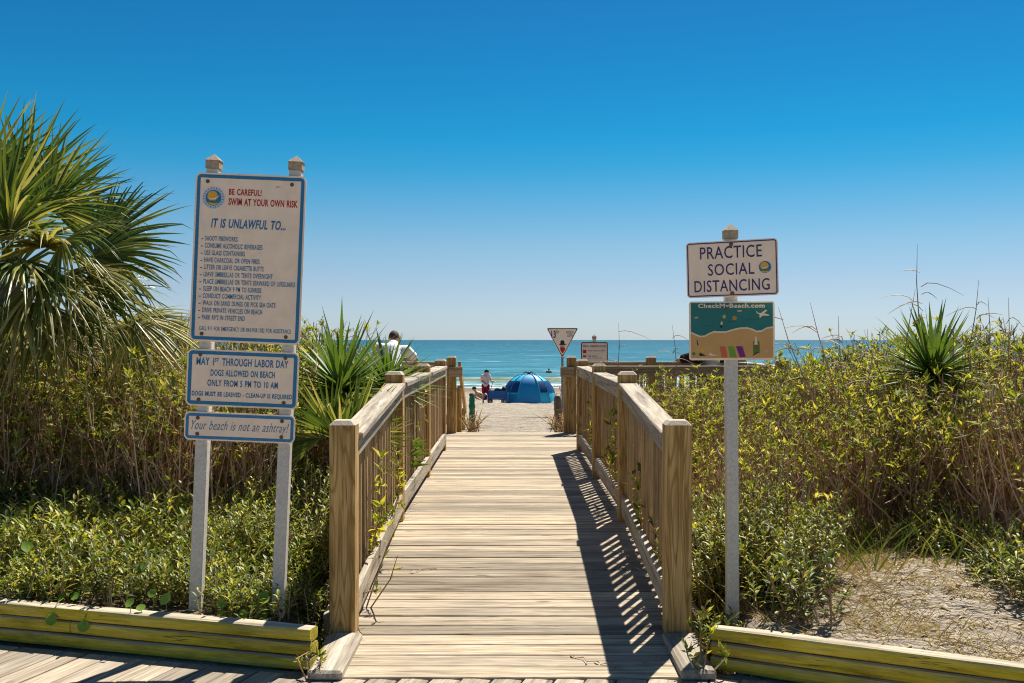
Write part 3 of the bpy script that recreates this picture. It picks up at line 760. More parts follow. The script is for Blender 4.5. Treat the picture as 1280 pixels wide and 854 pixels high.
# triangular avenue marker out on the sand
YA = 24.0; K = YA / F; base = px(703, 425, YA); gz = ground(base.x, YA)
A = thing('avenue_marker', 'white upside-down triangular marker with numeral 13 and a hat symbol', 'sign', (base.x, YA, gz))
obj('post', cbox((.055, .055, EYE - gz + .33), .004, 'av'), plain('pole_grey', (.2, .21, .21), .6), A, (0, .03, (EYE - gz + .33) / 2 - .1))
def tri(w_, h_, r, n=4):
    c = [(-w_ / 2, h_ * .5), (w_ / 2, h_ * .5), (0, -h_ * .5)]; out = []
    for k, (a, b) in enumerate(c):
        pa = Vector(c[k - 1]); pb = Vector((a, b)); pc_ = Vector(c[(k + 1) % 3])
        d1 = (pa - pb).normalized(); d2 = (pc_ - pb).normalized(); s = pb + d1 * r * 1.6; e = pb + d2 * r * 1.6
        for i in range(n + 1):
            t = i / n; q_ = s * (1 - t) ** 2 + pb * 2 * t * (1 - t) + e * t * t; out.append((q_.x, q_.y))
    return out
zc = EYE - gz + (425 - 429) * K
wt, ht = 40 * K, 38 * K
ab = obj('sign_board', slab(tri(wt, ht, .03)), M['sign'], A, (0, 0, zc))
ab_i = [(x * .96, z * .955 + .006) for x, z in tri(wt, ht, .03)]; ab_j = [(x * .90, z * .89 + .014) for x, z in tri(wt, ht, .03)]
obj('border', ringm(ab_i, ab_j), M['black'], ab, (0, -.0035, 0))
lettering(ab, '13', -.26, -.155, .125, .16, M['navy'], -.004, offset=.03); lettering(ab, 'TH', -.15, -.085, .225, .065, M['navy'], -.004, offset=.01)
lettering(ab, 'AVENUE', .085, .255, .225, .06, M['navy'], -.004, offset=.01); lettering(ab, 'SOUTH', .11, .235, .145, .06, M['navy'], -.004, offset=.01)
obj('hat_symbol', flat([(-.1, -.02), (-.05, -.04), (.06, -.04), (.11, -.015), (.05, -.012), (.045, .05), (.02, .07), (-.02, .07), (-.045, .05), (-.05, -.012)]), M['black'], ab, (0, -.004, -.005))
obj('scarf_symbol', flat([(-.055, -.10), (.055, -.10), (.06, -.16), (.005, -.25), (-.05, -.17)]), M['red'], ab, (0, -.004, 0))
obj('face_symbol', flat([(-.045, -.05), (.045, -.05), (.05, -.098), (-.05, -.098)]), plain('symbol_skin', (.5, .33, .24), .5), ab, (0, -.004, 0))

# beach warning sign behind the right lookout
YB = 17.4; K = YB / F; base = px(743, 425, YB); gz = ground(base.x, YB)
B = thing('warning_sign', 'cream beach flag warning sign with red squares, above the right lookout rail', 'sign', (base.x, YB, gz))
obj('post', cbox((.06, .06, EYE - gz + .02), .004, 'wv'), M['galv'], B, (0, .035, (EYE - gz + .02) / 2))
q = MB(); q.box((0, 0, .02), (.07, .07, .04)); q.add([(-.04, -.04, .04), (.04, -.04, .04), (.04, .04, .04), (-.04, .04, .04), (0, 0, .075)], [(0, 1, 4), (1, 2, 4), (2, 3, 4), (3, 0, 4)])
obj('post_cap', q.mesh('cap'), M['capw'], B, (0, .035, EYE - gz + .02))
W6, H6 = 34 * K, .50
wb_ = board(B, W6, H6, .03, (0, 0, EYE - gz - 2.5 * K - H6 / 2), M['black'], .014, .006)
maroon = plain('print_maroon', (.33, .05, .02), .5)
line(wb_, 'BEACH WARNING FLAGS', .08, .92, .11, .18, W6, H6, maroon, offset=.026)
for v, w_ in ((.27, .115), (.46, .06)):
    obj('flag_square', flat([UV(.08, v, W6, H6), UV(.2, v, W6, H6), UV(.2, v + w_, W6, H6), UV(.08, v + w_, W6, H6)]), M['red'], wb_, (0, -.0035, 0))
line(wb_, 'Water Closed to Public', .26, .90, .27, .32, W6, H6, M['black'], offset=.01)
line(wb_, 'High Hazard', .26, .60, .455, .505, W6, H6, M['black'], offset=.01); line(wb_, 'rough surf and currents', .26, .78, .525, .565, W6, H6, M['black'])
line(wb_, 'Medium Hazard', .26, .70, .64, .69, W6, H6, M['black'], offset=.01); line(wb_, 'Low Hazard', .26, .58, .82, .87, W6, H6, M['black'], offset=.01)
for v, cc in ((.62, (.7, .5, .03)), (.80, (.05, .3, .05))):
    obj('flag_square', flat([UV(.08, v, W6, H6), UV(.2, v, W6, H6), UV(.2, v + .07, W6, H6), UV(.08, v + .07, W6, H6)]), plain('flag_print', cc, .5), wb_, (0, -.0035, 0))

# ------------------------------------------------------------------ vegetation
def rv3(r): return Vector((r.gauss(0, 1), r.gauss(0, 1), r.gauss(0, 1))).normalized()
def shrub_variant(seed, h, wd, nst, leafy=1.0, lsize=1.0):
    r = random.Random(seed); st = MB(); lf = MB()
    def whorl(p, d, n, L):
        for k in range(n):
            a = rv3(r); a = (a - d * a.dot(d)).normalized()
            dd = (d * r.uniform(.25, 1.1) + a * r.uniform(.5, 1.0)).normalized()
            l = L * r.uniform(.6, 1.25); lf.leaf(p + d * r.uniform(-.02, .01), dd, d, l, l * r.uniform(.24, .36), .2, r.uniform(-.05, .3))
    for i in range(nst):
        a = r.uniform(0, 6.283); q = wd * .5 * math.sqrt(r.random())
        p = Vector((q * math.cos(a), q * math.sin(a), -.05))
        H = h * r.uniform(.62, 1.08); out = Vector((math.cos(a), math.sin(a), 0)) * r.uniform(-.05, .28) + Vector((r.gauss(0, .13), r.gauss(0, .13), 0))
        pts = []; bend = Vector((r.gauss(0, .07), r.gauss(0, .07), 0)); wob = Vector((r.gauss(0, .015), r.gauss(0, .015), 0))
        for k in range(6):
            t = k / 5; pts.append(p + Vector((0, 0, H * t)) + out * H * t + bend * t * t + wob * math.sin(k * 2.2 + i))
        r0 = r.uniform(.0032, .0068); r0 *= 1.3; st.tube(pts, [r0 * (1 - .14 * k) for k in range(6)], 4, False)
        tipd = (pts[5] - pts[4]).normalized()
        if r.random() < min(.95, 1.7 * leafy): whorl(pts[5], tipd, r.randint(5, 8), .054 * lsize)
        for b in range(r.randint(3, 6)):
            t = r.uniform(.3, .97); k = min(4, int(t * 5)); f = t * 5 - k; bp = pts[k].lerp(pts[k + 1], f)
            bd = (Vector((r.gauss(0, 1), r.gauss(0, 1), r.uniform(.6, 1.7)))).normalized(); bl = r.uniform(.07, .26) * (1.25 - t * .6)
            bpts = [bp, bp + bd * bl * .5, bp + bd * bl + Vector((0, 0, bl * .18))]
            st.tube(bpts, [r0 * .55, r0 * .42, r0 * .3], 3, False)
            if r.random() < leafy * (.35 + .65 * t):
                whorl(bpts[2], bd, r.randint(3, 6), .047 * lsize)
                if r.random() < .75: whorl(bpts[1], bd, r.randint(2, 4), .042 * lsize)
        for t in (.45, .6, .72, .84, .93):
            if r.random() < leafy * t * .9:
                k = min(4, int(t * 5)); whorl(pts[k].lerp(pts[k + 1], t * 5 - k), tipd, r.randint(2, 4), .044 * lsize)
    return st.mesh('stems'), lf.mesh('foliage')
SHV = [shrub_variant(100 + i, (1.12, 1.2, 1.05, 1.25, 1.0, 1.15, 1.1, 1.2)[i], .62, 54, (.34, .25, .42, .21, .50, .32, .38, .18)[i], 1.5) for i in range(8)]
def place_shrub(x, y, v, s, label, group, name='leafy_shrub', hs=1.0):
    root = thing(name, label, 'shrub', (x, y, ground(x, y) - .02), (0, 0, rnd.uniform(0, 6.28)), group)
    root.scale = (s, s, s * hs)
    obj('stems', SHV[v][0], M['stem'], root); obj('foliage', SHV[v][1], M['leaf'], root)
def jgrid(x0, x1, y0, y1, st, r, keep):
    out = []; y = y0
    while y < y1:
        x = x0
        while x < x1:
            p = (x + r.uniform(-.4, .4) * st, y + r.uniform(-.4, .4) * st)
            if keep(*p): out.append(p)
            x += st
        y += st
    return out
rs = random.Random(77)
def shrub_label(x, y, v, side):
    look = ('leafy', 'sparse', 'leafy', 'nearly bare', 'very leafy', 'twiggy', 'leafy', 'nearly bare')[v]
    u_ = 640 + x / y * F
    if side == 'left':
        row = 'front row' if y < 8.9 else ('middle row' if y < 10.5 else 'back row')
        at = 'below the fan palm' if u_ < 130 else ('between the fan palm and the rules sign' if u_ < 235 else ('behind the rules sign' if u_ < 375 else 'beside the left yuccas'))
    else:
        row = 'front row' if y < 7.9 else ('middle row' if y < 9.9 else 'back row')
        at = 'beside the right railing' if u_ < 890 else ('behind the grey sign post' if u_ < 985 else ('left of the right yucca' if u_ < 1110 else ('around the right yucca' if u_ < 1220 else 'at the right picture edge')))
    return look + ' brown-stemmed shrub, ' + row + ', ' + at
def low_label(x, y, side):
    u_ = 640 + x / y * F
    if side == 'left':
        at = 'left of the rules sign posts' if u_ < 235 else ('between the rules sign posts' if u_ < 345 else 'between rules sign and left railing')
        row = 'behind the timber edging' if y < wall_y(x) + .6 else ('in the middle bed' if y < wall_y(x) + 1.5 else 'at the foot of the thicket')
    else:
        at = 'between right railing and grey post' if u_ < 905 else ('right of the grey sign post' if u_ < 985 else ('above the sand patch' if u_ < 1150 else 'right of the sand patch'))
        row = 'in front' if y < 5.9 else 'farther back'
    return 'low leafy plant ' + at + ', ' + row
hedge_l = jgrid(-6.6, -1.2, 7.75, 12.3, .47, rs, lambda x, y: x < -1.22 and x / y > -.60 and y > 7.6 + .5 * sm(-2.2, -1.4, x) and not (y > 10 and x < -4.6 and rs.random() < .5))
for x, y in hedge_l:
    hs = 1.08 if x < -1.9 else .80
    VI = rs.randrange(8); place_shrub(x, y, VI, rs.uniform(.86, 1.06) * hs, shrub_label(x, y, VI, 'left'), 'shrubs of the left thicket')
hedge_r = jgrid(1.25, 7.2, 5.7, 12.3, .49, rs, lambda x, y: x > 1.25 and x / y < .60 and y > (6.0 if x < 1.75 else (7.15 - 1.5 * sm(2.75, 3.3, x))) and not (y > 10 and x > 4.8 and rs.random() < .5))
for x, y in hedge_r:
    hs = lerp(.70, 1.06, sm(1.5, 3.8, x / y * 8.5))
    if x > 1 and y < 6.6 and x < 2: hs *= .95
    VI = rs.choice((0, 1, 1, 3, 3, 5, 6, 7, 7, 2)); place_shrub(x, y, VI, rs.uniform(.86, 1.06) * hs, shrub_label(x, y, VI, 'right'), 'shrubs of the right thicket')
for sx in (-1, 1):
    for x, y in jgrid(3.9, 9, 12.6, 17, .95, rs, lambda x, y: x / y < .62):
        place_shrub(sx * x, y, rs.randrange(8), rs.uniform(.75, .95), 'low brown-stemmed shrub on the dune beside and behind the lookouts', 'shrubs of the outer dune')
    for x, y in jgrid(1.5, 4, 16.3, 17.6, .7, rs, lambda x, y: x > 1.5 and not (sx > 0 and x < 1.9)):
        place_shrub(sx * x, y, rs.randrange(8), rs.uniform(.5, .7), 'low brown-stemmed shrub on the dune beside and behind the lookouts', 'shrubs of the outer dune')

# low leafy plants
def low_variant(seed, h, wd, nst, L, dens=1):
    r = random.Random(seed); st = MB(); lf = MB()
    for i in range(nst):
        a = r.uniform(0, 6.283); q = wd * .5 * math.sqrt(r.random()); p = Vector((q * math.cos(a), q * math.sin(a), -.02))
        H = h * r.uniform(.5, 1.1); t = Vector((r.gauss(0, .3), r.gauss(0, .3), 1)).normalized(); e = p + t * H
        st.tube([p, p.lerp(e, .5) + Vector((r.gauss(0, .01), r.gauss(0, .01), 0)), e], [.004, .0032, .002], 4, False)
        n = r.randint(9, 15) * dens
        for k in range(n):
            f = 1 - .75 * (k / n) ** 1.2; bp = p.lerp(e, f); az = k * 2.4 + i
            d = Vector((math.cos(az), math.sin(az), 1.5 * (f - .25) + r.uniform(-.2, .35))).normalized()
            l = L * r.uniform(.55, 1.15) * (1.1 - .35 * f)
            side = d.cross(Vector((0, 0, 1))).normalized(); dr = r.uniform(.1, .45)
            pts = [bp + d * l * u_ - Vector((0, 0, 1)) * dr * l * u_ * u_ for u_ in (0, .3, .62, 1)]
            w_ = l * r.uniform(.2, .3); lf.ribbon(pts, [w_ * .25, w_, w_ * .85, w_ * .04], side, .3)
    return st.mesh('stems'), lf.mesh('foliage', True)
LOW = [low_variant(300 + i, (.2, .28, .24, .18, .32, .22)[i], .30, 20, (.075, .085, .07, .09, .08, .065)[i]) for i in range(6)]
TALL = [low_variant(340 + i, (.62, .5, .7)[i], .34, 24, .085, 2) for i in range(3)]
def place_low(x, y, s, label, group, tall=False):
    v = TALL[rs.randrange(3)] if tall else LOW[rs.randrange(6)]
    root = thing('leafy_ground_plant', label, 'plant', (x, y, ground(x, y) - .01), (0, 0, rs.uniform(0, 6.28)), group); root.scale = (s,) * 3
    obj('stems', v[0], M['stem'], root); obj('foliage', v[1], M['leafdark'], root)
for x, y in jgrid(-4.6, -1.0, 5.3, 8.3, .215, rs, lambda x, y: x < -1.07 and y > wall_y(x) + .16 and x / y > -.57 and rs.random() < 1.0 - .35 * sm(6.6, 8.2, y)):
    place_low(x, y, rs.uniform(.8, 1.2) * lerp(1, 1.25, sm(5.6, 7, y)), low_label(x, y, 'left'), 'ground plants behind the left edging')
for x, y in jgrid(1.08, 4.0, 4.3, 7.0, .24, rs, lambda x, y: y > wall_y(x) + .2 and x > 1.1 and ((x < 1.62 and y > 5.25) or (1.62 <= x < 2.75 and y > 6.75 and rs.random() < .8) or (x > 2.55 + rs.uniform(0, .3) and y > 4.9))):
    place_low(x, y, rs.uniform(.8, 1.3), low_label(x, y, 'right'), 'ground plants of the right side')
for x, y in jgrid(1.15, 1.9, 5.75, 7.0, .26, rs, lambda x, y: x > 1.16 and x < 1.95 - .3 * (7 - y) + .2):
    place_low(x, y, rs.uniform(.8, 1.1), 'taller dark leafy plant between the right railing and the sand patch', 'ground plants of the right side', True)
for x, y in jgrid(-1.75, -1.08, 6.6, 8.2, .3, rs, lambda x, y: x < -1.1):
    place_low(x, y, rs.uniform(.7, .9), 'taller leafy plant between the rules sign and the left yuccas', 'ground plants behind the left edging', True)
# leafy shoots that grow through the railings
def shoot(name, label, base_, pts_, seed, n=40, L=.06):
    r = random.Random(seed); st = MB(); lf = MB()
    for j in range(len(pts_)):
        e = Vector(pts_[j]); m_ = e * .5 + Vector((r.gauss(0, .04), r.gauss(0, .04), .05)); st.tube([(0, 0, -.05), m_, e], [.005, .004, .002], 5, False)
        for k in range(n // len(pts_)):
            t = r.uniform(.25, 1.02); bp = (m_ * t * 2 if t < .5 else m_.lerp(e, t * 2 - 1)); d = (rv3(r) + Vector((0, 0, .6))).normalized()
            l = L * r.uniform(.6, 1.2); lf.leaf(bp, d, rv3(r), l, l * .34)
    root = thing(name, label, 'plant', base_)
    obj('stems', st.mesh('stems'), M['stem'], root); obj('foliage', lf.mesh('foliage'), M['leaf'], root)
shoot('climbing_shoot', 'leafy yellow-green shoot poking through the left railing beyond its first post', (-.93, 6.35, .0), [(.10, .1, .85), (.14, -.15, .6), (.05, .3, .75), (.16, .35, .5)], 1, 110, .075)
shoot('climbing_shoot', 'leafy shoot reaching over the second left post bay of the railing', (-.95, 7.3, .1), [(.12, .0, .75), (.16, .2, .55), (.06, -.2, .6)], 2, 80, .07)
shoot('climbing_shoot', 'bare forked twig with few leaves lying out over the left deck edge', (-.88, 6.0, .0), [(.26, .15, .62), (.22, -.1, .35), (.14, -.35, .22)], 3, 26, .05)
shoot('climbing_shoot', 'leafy green shoot spilling through the right railing between second and third posts', (.92, 8.6, .12), [(-.08, .1, .85), (-.1, -.3, .65), (-.05, .5, .8), (-.14, .2, .5), (-.05, -.1, .95)], 4, 150, .08)
shoot('climbing_shoot', 'leafy dark shoot pressing against the right railing before its second post', (.95, 7.0, .08), [(-.06, .1, .7), (-.1, -.2, .45), (-.04, .4, .6)], 5, 90, .075)
shoot('climbing_shoot', 'leafy shoot at the third right post of the railing', (.93, 10.9, .15), [(-.08, .1, .8), (-.04, -.3, .95), (-.05, .4, .6)], 6, 80, .08)
shoot('weed_tuft', 'small green weed growing by the curb board at the right edging end', (.93, 5.03, -.05), [(.02, 0, .34), (-.04, .04, .24), (.06, -.02, .26), (-.08, .0, .15), (.1, -.05, .14)], 7, 80, .055)
shoot('weed_tuft', 'small green weed growing between the left edging end and curb board', (-.985, 4.99, -.05), [(.06, -.03, .07), (.02, 0, .14), (-.02, .04, .10), (.04, -.02, .11)], 8, 36, .045)

# grass and straw that nobody could count
def blades(n, pick, L, w0, seed, lean=.8, straw=.5):
    r = random.Random(seed); b = MB()
    for i in range(n):
        x, y = pick(r); z = ground(x, y); a = r.uniform(0, 6.283); l = L * r.uniform(.4, 1.2); q = lean * r.uniform(.1, 1)
        d = Vector((math.cos(a) * q, math.sin(a) * q, 1)).normalized(); side = d.cross(Vector((math.cos(a + 1.2), math.sin(a + 1.2), .1))).normalized()
        dr = r.uniform(.2, .9); p = Vector((x, y, z - .01)); h = Vector((math.cos(a), math.sin(a), -.4))
        b.ribbon([p + d * l * t + h * dr * l * t * t * .6 for t in (0, .35, .7, 1)], [w0, w0 * .9, w0 * .6, w0 * .1], side, .2)
    return b.mesh('blades')
def patch_r(r):
    while True:
        x = r.gauss(2.0, .55); y = r.uniform(4.6, 7.1)
        if x > 1.25 and y > wall_y(x) + .13 and (noise.noise(Vector((x * 2.2, y * 2.2, 5))) + r.uniform(-.5, .5)) > (-.25 if x < 2.1 else .12): return x, y
tag(obj('dry_grass', blades(3400, patch_r, .11, .0045, 1, 1.8), M['straw']), 'matted straw-coloured dry grass on the sand behind the right edging', 'dry grass', kind='stuff')
def straw_l(r):
    while True:
        x = r.uniform(-4.2, -1.08); y = r.uniform(6.6, 9.0)
        if x / y > -.55: return x, y
tag(obj('dry_grass', blades(2600, straw_l, .38, .006, 2, 1.2), M['straw']), 'tangle of pale dry grass below the left thicket', 'dry grass', kind='stuff')
def straw_r(r):
    while True:
        x = r.uniform(1.1, 4.6); y = r.uniform(5.6, 9.0)
        if y > wall_y(x) + .3 and x / y < .55 and not (1.7 < x < 2.8 and y < 6.8): return x, y
tag(obj('dry_grass', blades(2000, straw_r, .42, .006, 3, 1.2), M['straw']), 'pale dry grass among the right thicket stems', 'dry grass', kind='stuff')
tag(obj('green_grass', blades(420, lambda r: (r.uniform(-2.9, -1.1), r.uniform(6.0, 8.0)), .42, .012, 4, .7), M['grass']), 'scattered long green grass blades behind the left sign', 'grass', kind='stuff')
tag(obj('green_grass', blades(260, lambda r: (r.uniform(1.15, 3.3), r.uniform(5.9, 7.4)), .38, .012, 6, .7), M['grass']), 'scattered green grass blades at the edge of the right thicket', 'grass', kind='stuff')
# leaf litter on the sand patch
r = random.Random(9); b = MB()
for i in range(1700):
    x, y = patch_r(r); p = Vector((x + r.uniform(0, .7), y + r.uniform(-.3, .2), 0)); 
    if p.y < wall_y(p.x) + .12: continue
    p.z = ground(p.x, p.y) + .004; d = Vector((r.gauss(0, 1), r.gauss(0, 1), r.uniform(-.1, .3))).normalized(); l = r.uniform(.02, .06)
    b.leaf(p, d, Vector((0, 0, 1)), l, l * r.uniform(.1, .4))
tag(obj('leaf_litter', b.mesh('litter'), M['straw']), 'scattered dead leaves and bits on the right sand patch', 'leaf litter', kind='stuff')

# tall dead stalks above the right thicket
def stalk(u_, v_, Y, lean, seed, h=1.3, where='right'):
    r = random.Random(seed); tip = px(u_, v_, Y); z0 = tip.z - h; b = MB()
    foot = Vector((tip.x - lean, Y, max(z0, ground(tip.x - lean, Y)))); k = tip - foot
    pts = [foot + k * t + Vector((.03 * math.sin(t * 5 + seed), .02 * math.sin(t * 4), 0)) for t in (0, .2, .4, .6, .8, 1)]
    root = thing('dead_stalk', None, 'stalk', tuple(foot)); pts = [p - foot for p in pts]
    b.tube(pts, [.008, .007, .006, .005, .0035, .0012], 5); obj('stem', b.mesh('stem'), M['stem'], root)
    lb = MB()
    for i in range(r.randint(4, 7)):
        t = r.uniform(.45, .95); q_ = pts[0].lerp(pts[-1], t); a = r.uniform(0, 6.283); d = Vector((math.cos(a), math.sin(a) * .4, r.uniform(.3, 1.2))).normalized()
        l = r.uniform(.1, .24); tw = r.uniform(.5, 1.6)
        pp = [q_ + d * l * s_ + Vector((math.cos(a), 0, -1)) * tw * l * s_ ** 2.4 * .7 for s_ in (0, .3, .55, .8, 1)]
        lb.tube(pp, [.003, .004, .0035, .0025, .001], 4, False)
    obj('withered_leaves', lb.mesh('withered'), M['straw' if r.random() < .4 else 'stem'], root)
    return root
SK = [(1147, 306, 8.2, -.10, 1.5, 'tallest dead stalk rising into the sky behind the right spiky plant'), (1140, 362, 8.0, .05, 1.2, 'dead stalk with hooked curled leaf left of the tallest stalk'),
      (1218, 350, 8.6, .04, 1.3, 'forked dead stalk with upright tips right of the right spiky plant'), (1232, 372, 8.4, -.03, 1.2, 'straight thin dead stalk second from the far right end'),
      (1262, 372, 8.3, .08, 1.2, 'dead stalk farthest right with bushy top'), (1017, 378, 7.6, -.25, 1.2, 'dead stalk leaning left beside the painted beach board'),
      (975, 384, 7.4, -.45, 1.2, 'dead stalk leaning far left just right of the painted beach board'), (1045, 395, 7.8, -.2, 1.1, 'short dead stalk against the sea right of the leaning pair'),
      (1087, 428, 7.8, .03, 1.0, 'low hooked dead stalk left of the right spiky plant'), (771, 404, 11.6, .0, 1.3, 'thin dead stalk rising past the beach warning sign'),
      (841, 406, 11.4, -.04, 1.3, 'thin dead stalk left of the painted beach board'), (1195, 408, 8.0, .05, 1.1, 'dead stalk just right of the right spiky plant centre')]
for i, (a, b_, Y, le, h, lb) in enumerate(SK):
    t = stalk(a, b_, Y, le, i + 1, h); t['label'] = lb; t['group'] = 'dead stalks above the thicket'
rr = random.Random(41)
for i in range(16):      # long pale stems leaning through the front of the thickets
    sx = 1 if i < 11 else -1
    x = sx * rr.uniform(1.7, 3.6); Y = (6.9 if sx > 0 else 8.0) + rr.uniform(-.2, .4); z = ground(x, Y); b = MB()
    d = Vector((-sx * rr.uniform(.3, 1.0), rr.uniform(-.2, .2), rr.uniform(.5, 1))).normalized(); L = rr.uniform(.9, 1.5)
    b.tube([d * L * t + Vector((0, 0, -.18 * t * t)) for t in (0, .25, .5, .75, 1)], [.006, .006, .005, .004, .002], 5)
    o = obj('bent_stem', b.mesh('bent_stem'), M['straw'], None, (x, Y, z))
    tag(o, 'long pale dry stem leaning across the front of the ' + ('right' if sx > 0 else 'left') + ' thicket', 'stem', 'leaning stems of the ' + ('right' if sx > 0 else 'left') + ' thicket')

# round-leaved pennywort along the left edging
q = MB(); n = 14
q.add([(0, 0, -.006)] + [(.5 * math.cos(k * 6.283 / n), .5 * math.sin(k * 6.283 / n), 0) for k in range(n)] + [(1.0 * math.cos(k * 6.283 / n) * (1 + .04 * (k % 2)), math.sin(k * 6.283 / n) * (1 + .04 * (k % 2)), .12) for k in range(n)],
      [(0, 1 + k, 1 + (k + 1) % n) for k in range(n)] + [(1 + k, 1 + n + k, 1 + n + (k + 1) % n, 1 + (k + 1) % n) for k in range(n)])
for v in q.v[:]: pass
pm = q.mesh('blade', True)
for i, (a, b_, s_) in enumerate([(207, 749, .034), (162, 754, .026), (176, 760, .024), (277, 755, .026), (277, 768, .026), (304, 768, .026), (329, 748, .032), (328, 771, .026), (77, 747, .024), (94, 746, .026), (34, 684, .034), (43, 711, .03), (176, 710, .028), (318, 757, .024), (190, 742, .024), (300, 752, .022)]):
    Y = 5.36 + (.35 if b_ < 720 else 0) + .012 * i
    if a < 150: Y = wall_y((a - 640) / F * 5.7) + .22 + (.3 if b_ < 720 else 0)
    p = px(a, b_, Y); g = ground(p.x, Y)
    root = thing('pennywort', 'round-leaved pennywort sprouting among narrow leaves behind the left edging', 'plant', (p.x, Y, g), group='pennyworts behind the left edging')
    t = MB(); t.tube([(0, 0, 0), (.01, .0, (p.z - g) * .6), (0, 0, p.z - g)], .0022, 5); obj('stalk', t.mesh('stalk'), M['penny'], root)
    o = obj('blade', pm, M['penny'], root, (0, 0, p.z - g), (R(rr.uniform(25, 60)), R(rr.uniform(-25, 25)), rr.uniform(-.3, .3))); o.scale = (s_,) * 3
for i, (a, b_, lb) in enumerate([(64, 775, 'round pennywort leaf hanging over the left edging, the one farther left'), (104, 783, 'round pennywort leaf hanging over the left edging, the one farther right')]):
    Y = wall_y((a - 640) / F * 5.45) - .02; p = px(a, b_, Y)
    root = thing('pennywort', lb, 'plant', (p.x, Y, p.z)); t = MB(); t.tube([(.02, .1, .09), (.02, .03, .085), (.01, 0, .05), (0, .005, 0)], .0022, 5); obj('stalk', t.mesh('stalk'), M['penny'], root)
    o = obj('blade', pm, M['penny'], root, (0, 0, 0), (R(70), R(10), .3 * i)); o.scale = (.03,) * 3

# yuccas
def yleaf(L, w0, droop):
    b = MB(); b.ribbon([(0, L * t, -droop * L * t * t) for t in (0, .2, .45, .75, 1)], [w0 * .7, w0, w0 * .95, w0 * .55, w0 * .03], Vector((1, 0, 0)), .35); return b.mesh('leaf', True)
YL = [yleaf(.5, .037, .0), yleaf(.56, .034, .05), yleaf(.46, .037, .1)]
def yucca(p, n, s, label, seed, low=-.25, mat='yucca'):
    r = random.Random(seed); root = thing('spiky_yucca', label, 'yucca', tuple(p), group='spiky yuccas'); b = MB()
    g = ground(p.x, p.y) - p.z; b.tube([(0, 0, g), (0.02, 0, g * .5), (0, 0, .02)], [.06, .05, .04], 8); obj('trunk', b.mesh('trunk'), M['bark'], root)
    for i in range(n):
        z = low + (1.0 - low) * (i + .5) / n; a = i * 2.39996 + r.uniform(-.2, .2); c = math.sqrt(max(0, 1 - z * z))
        d = Vector((c * math.cos(a), c * math.sin(a), z)); q_ = d.to_track_quat('Y', 'Z')
        o = obj('leaf', YL[r.randrange(3)], M[mat], root, d * .03); o.rotation_mode = 'QUATERNION'; o.rotation_quaternion = q_; k = s * r.uniform(.8, 1.15); o.scale = (s, k, s)
yucca(px(1166, 470, 8.2), 120, 1.14, 'spiky green yucca crowning the right thicket against the sea', 11)
yucca(px(426, 488, 8.4), 135, 1.18, 'large spiky green yucca left of the walkway railing', 12, -.4)
yucca(px(484, 484, 9.3), 95, 1.0, 'smaller spiky yucca in front of the man in white', 13, -.3)

# fan palms
def frond_mesh(hub, d, nrm, Rr, spread, nl, droop, seed, foot):
    r = random.Random(seed); b = MB(); d = d.normalized(); nrm = (nrm - d * nrm.dot(d)).normalized(); s = nrm.cross(d)
    arch = (hub - foot) * .5 + Vector((0, 0, .12 * (hub - foot).length)); b.tube([foot, foot + arch, hub], [.016, .012, .009], 6, False)
    for i in range(nl):
        f = (i + .5) / nl * 2 - 1; a = R(spread) * f + r.gauss(0, .02); di = d * math.cos(a) + s * math.sin(a); di += -nrm * .18 * abs(f); di.normalize()
        L = Rr * (1 - .28 * abs(f) ** 1.5) * r.uniform(.88, 1.08); side = nrm.cross(di).normalized(); dr = droop * r.uniform(.5, 1.5)
        tw = r.gauss(0, .04); kk = [0, .14, .3, .5, .72, .88, 1]
        pts = [hub + di * L * t + Vector((0, 0, -1)) * dr * L * t ** 2.3 + side * tw * L * t * t for t in kk]
        if r.random() < .25: pts[-1] = pts[-1] + Vector((0, 0, -.05)); 
        w0 = Rr * R(spread) / nl * 2 * .42
        b.ribbon(pts, [w0 * .5, w0 * 1.0, w0 * 1.15, w0 * .95, w0 * .6, w0 * .3, w0 * .04], side, .45 * (1 if i % 2 else .9))
    return b.mesh('frond', False)
def fan_palm(name, crown, label, specs, seed, trunk_r):
    r = random.Random(seed); g = ground(crown.x, crown.y); root = thing(name, label, 'palm', (crown.x, crown.y, g)); off = Vector((crown.x, crown.y, g))
    H = crown.z - g; b = MB(); b.tube([(0, 0, -.1), (.02, 0, H * .4), (0, 0, H * .8), (0, 0, H)], [trunk_r * 1.15, trunk_r, trunk_r, trunk_r * .7], 12)
    for i in range(40):
        a = i * 2.4; z = H * (.1 + .85 * i / 40); e = Vector((math.cos(a), math.sin(a), .8)); p = Vector((math.cos(a) * trunk_r * .9, math.sin(a) * trunk_r * .9, z)); b.tube([p, p + e * .12], [.03, .015], 5)
    obj('trunk', b.mesh('trunk'), M['bark'], root)
    for i, (hub, d, nrm, Rr, spread, nl, dr, m_) in enumerate(specs):
        o = obj('frond', frond_mesh(hub - off, d, nrm, Rr, spread, nl, dr, seed * 100 + i, crown - off + Vector((r.uniform(-.05, .05), r.uniform(-.05, .05), 0))), M[m_], root)
YP = 8.5; C0 = px(10, 345, YP)
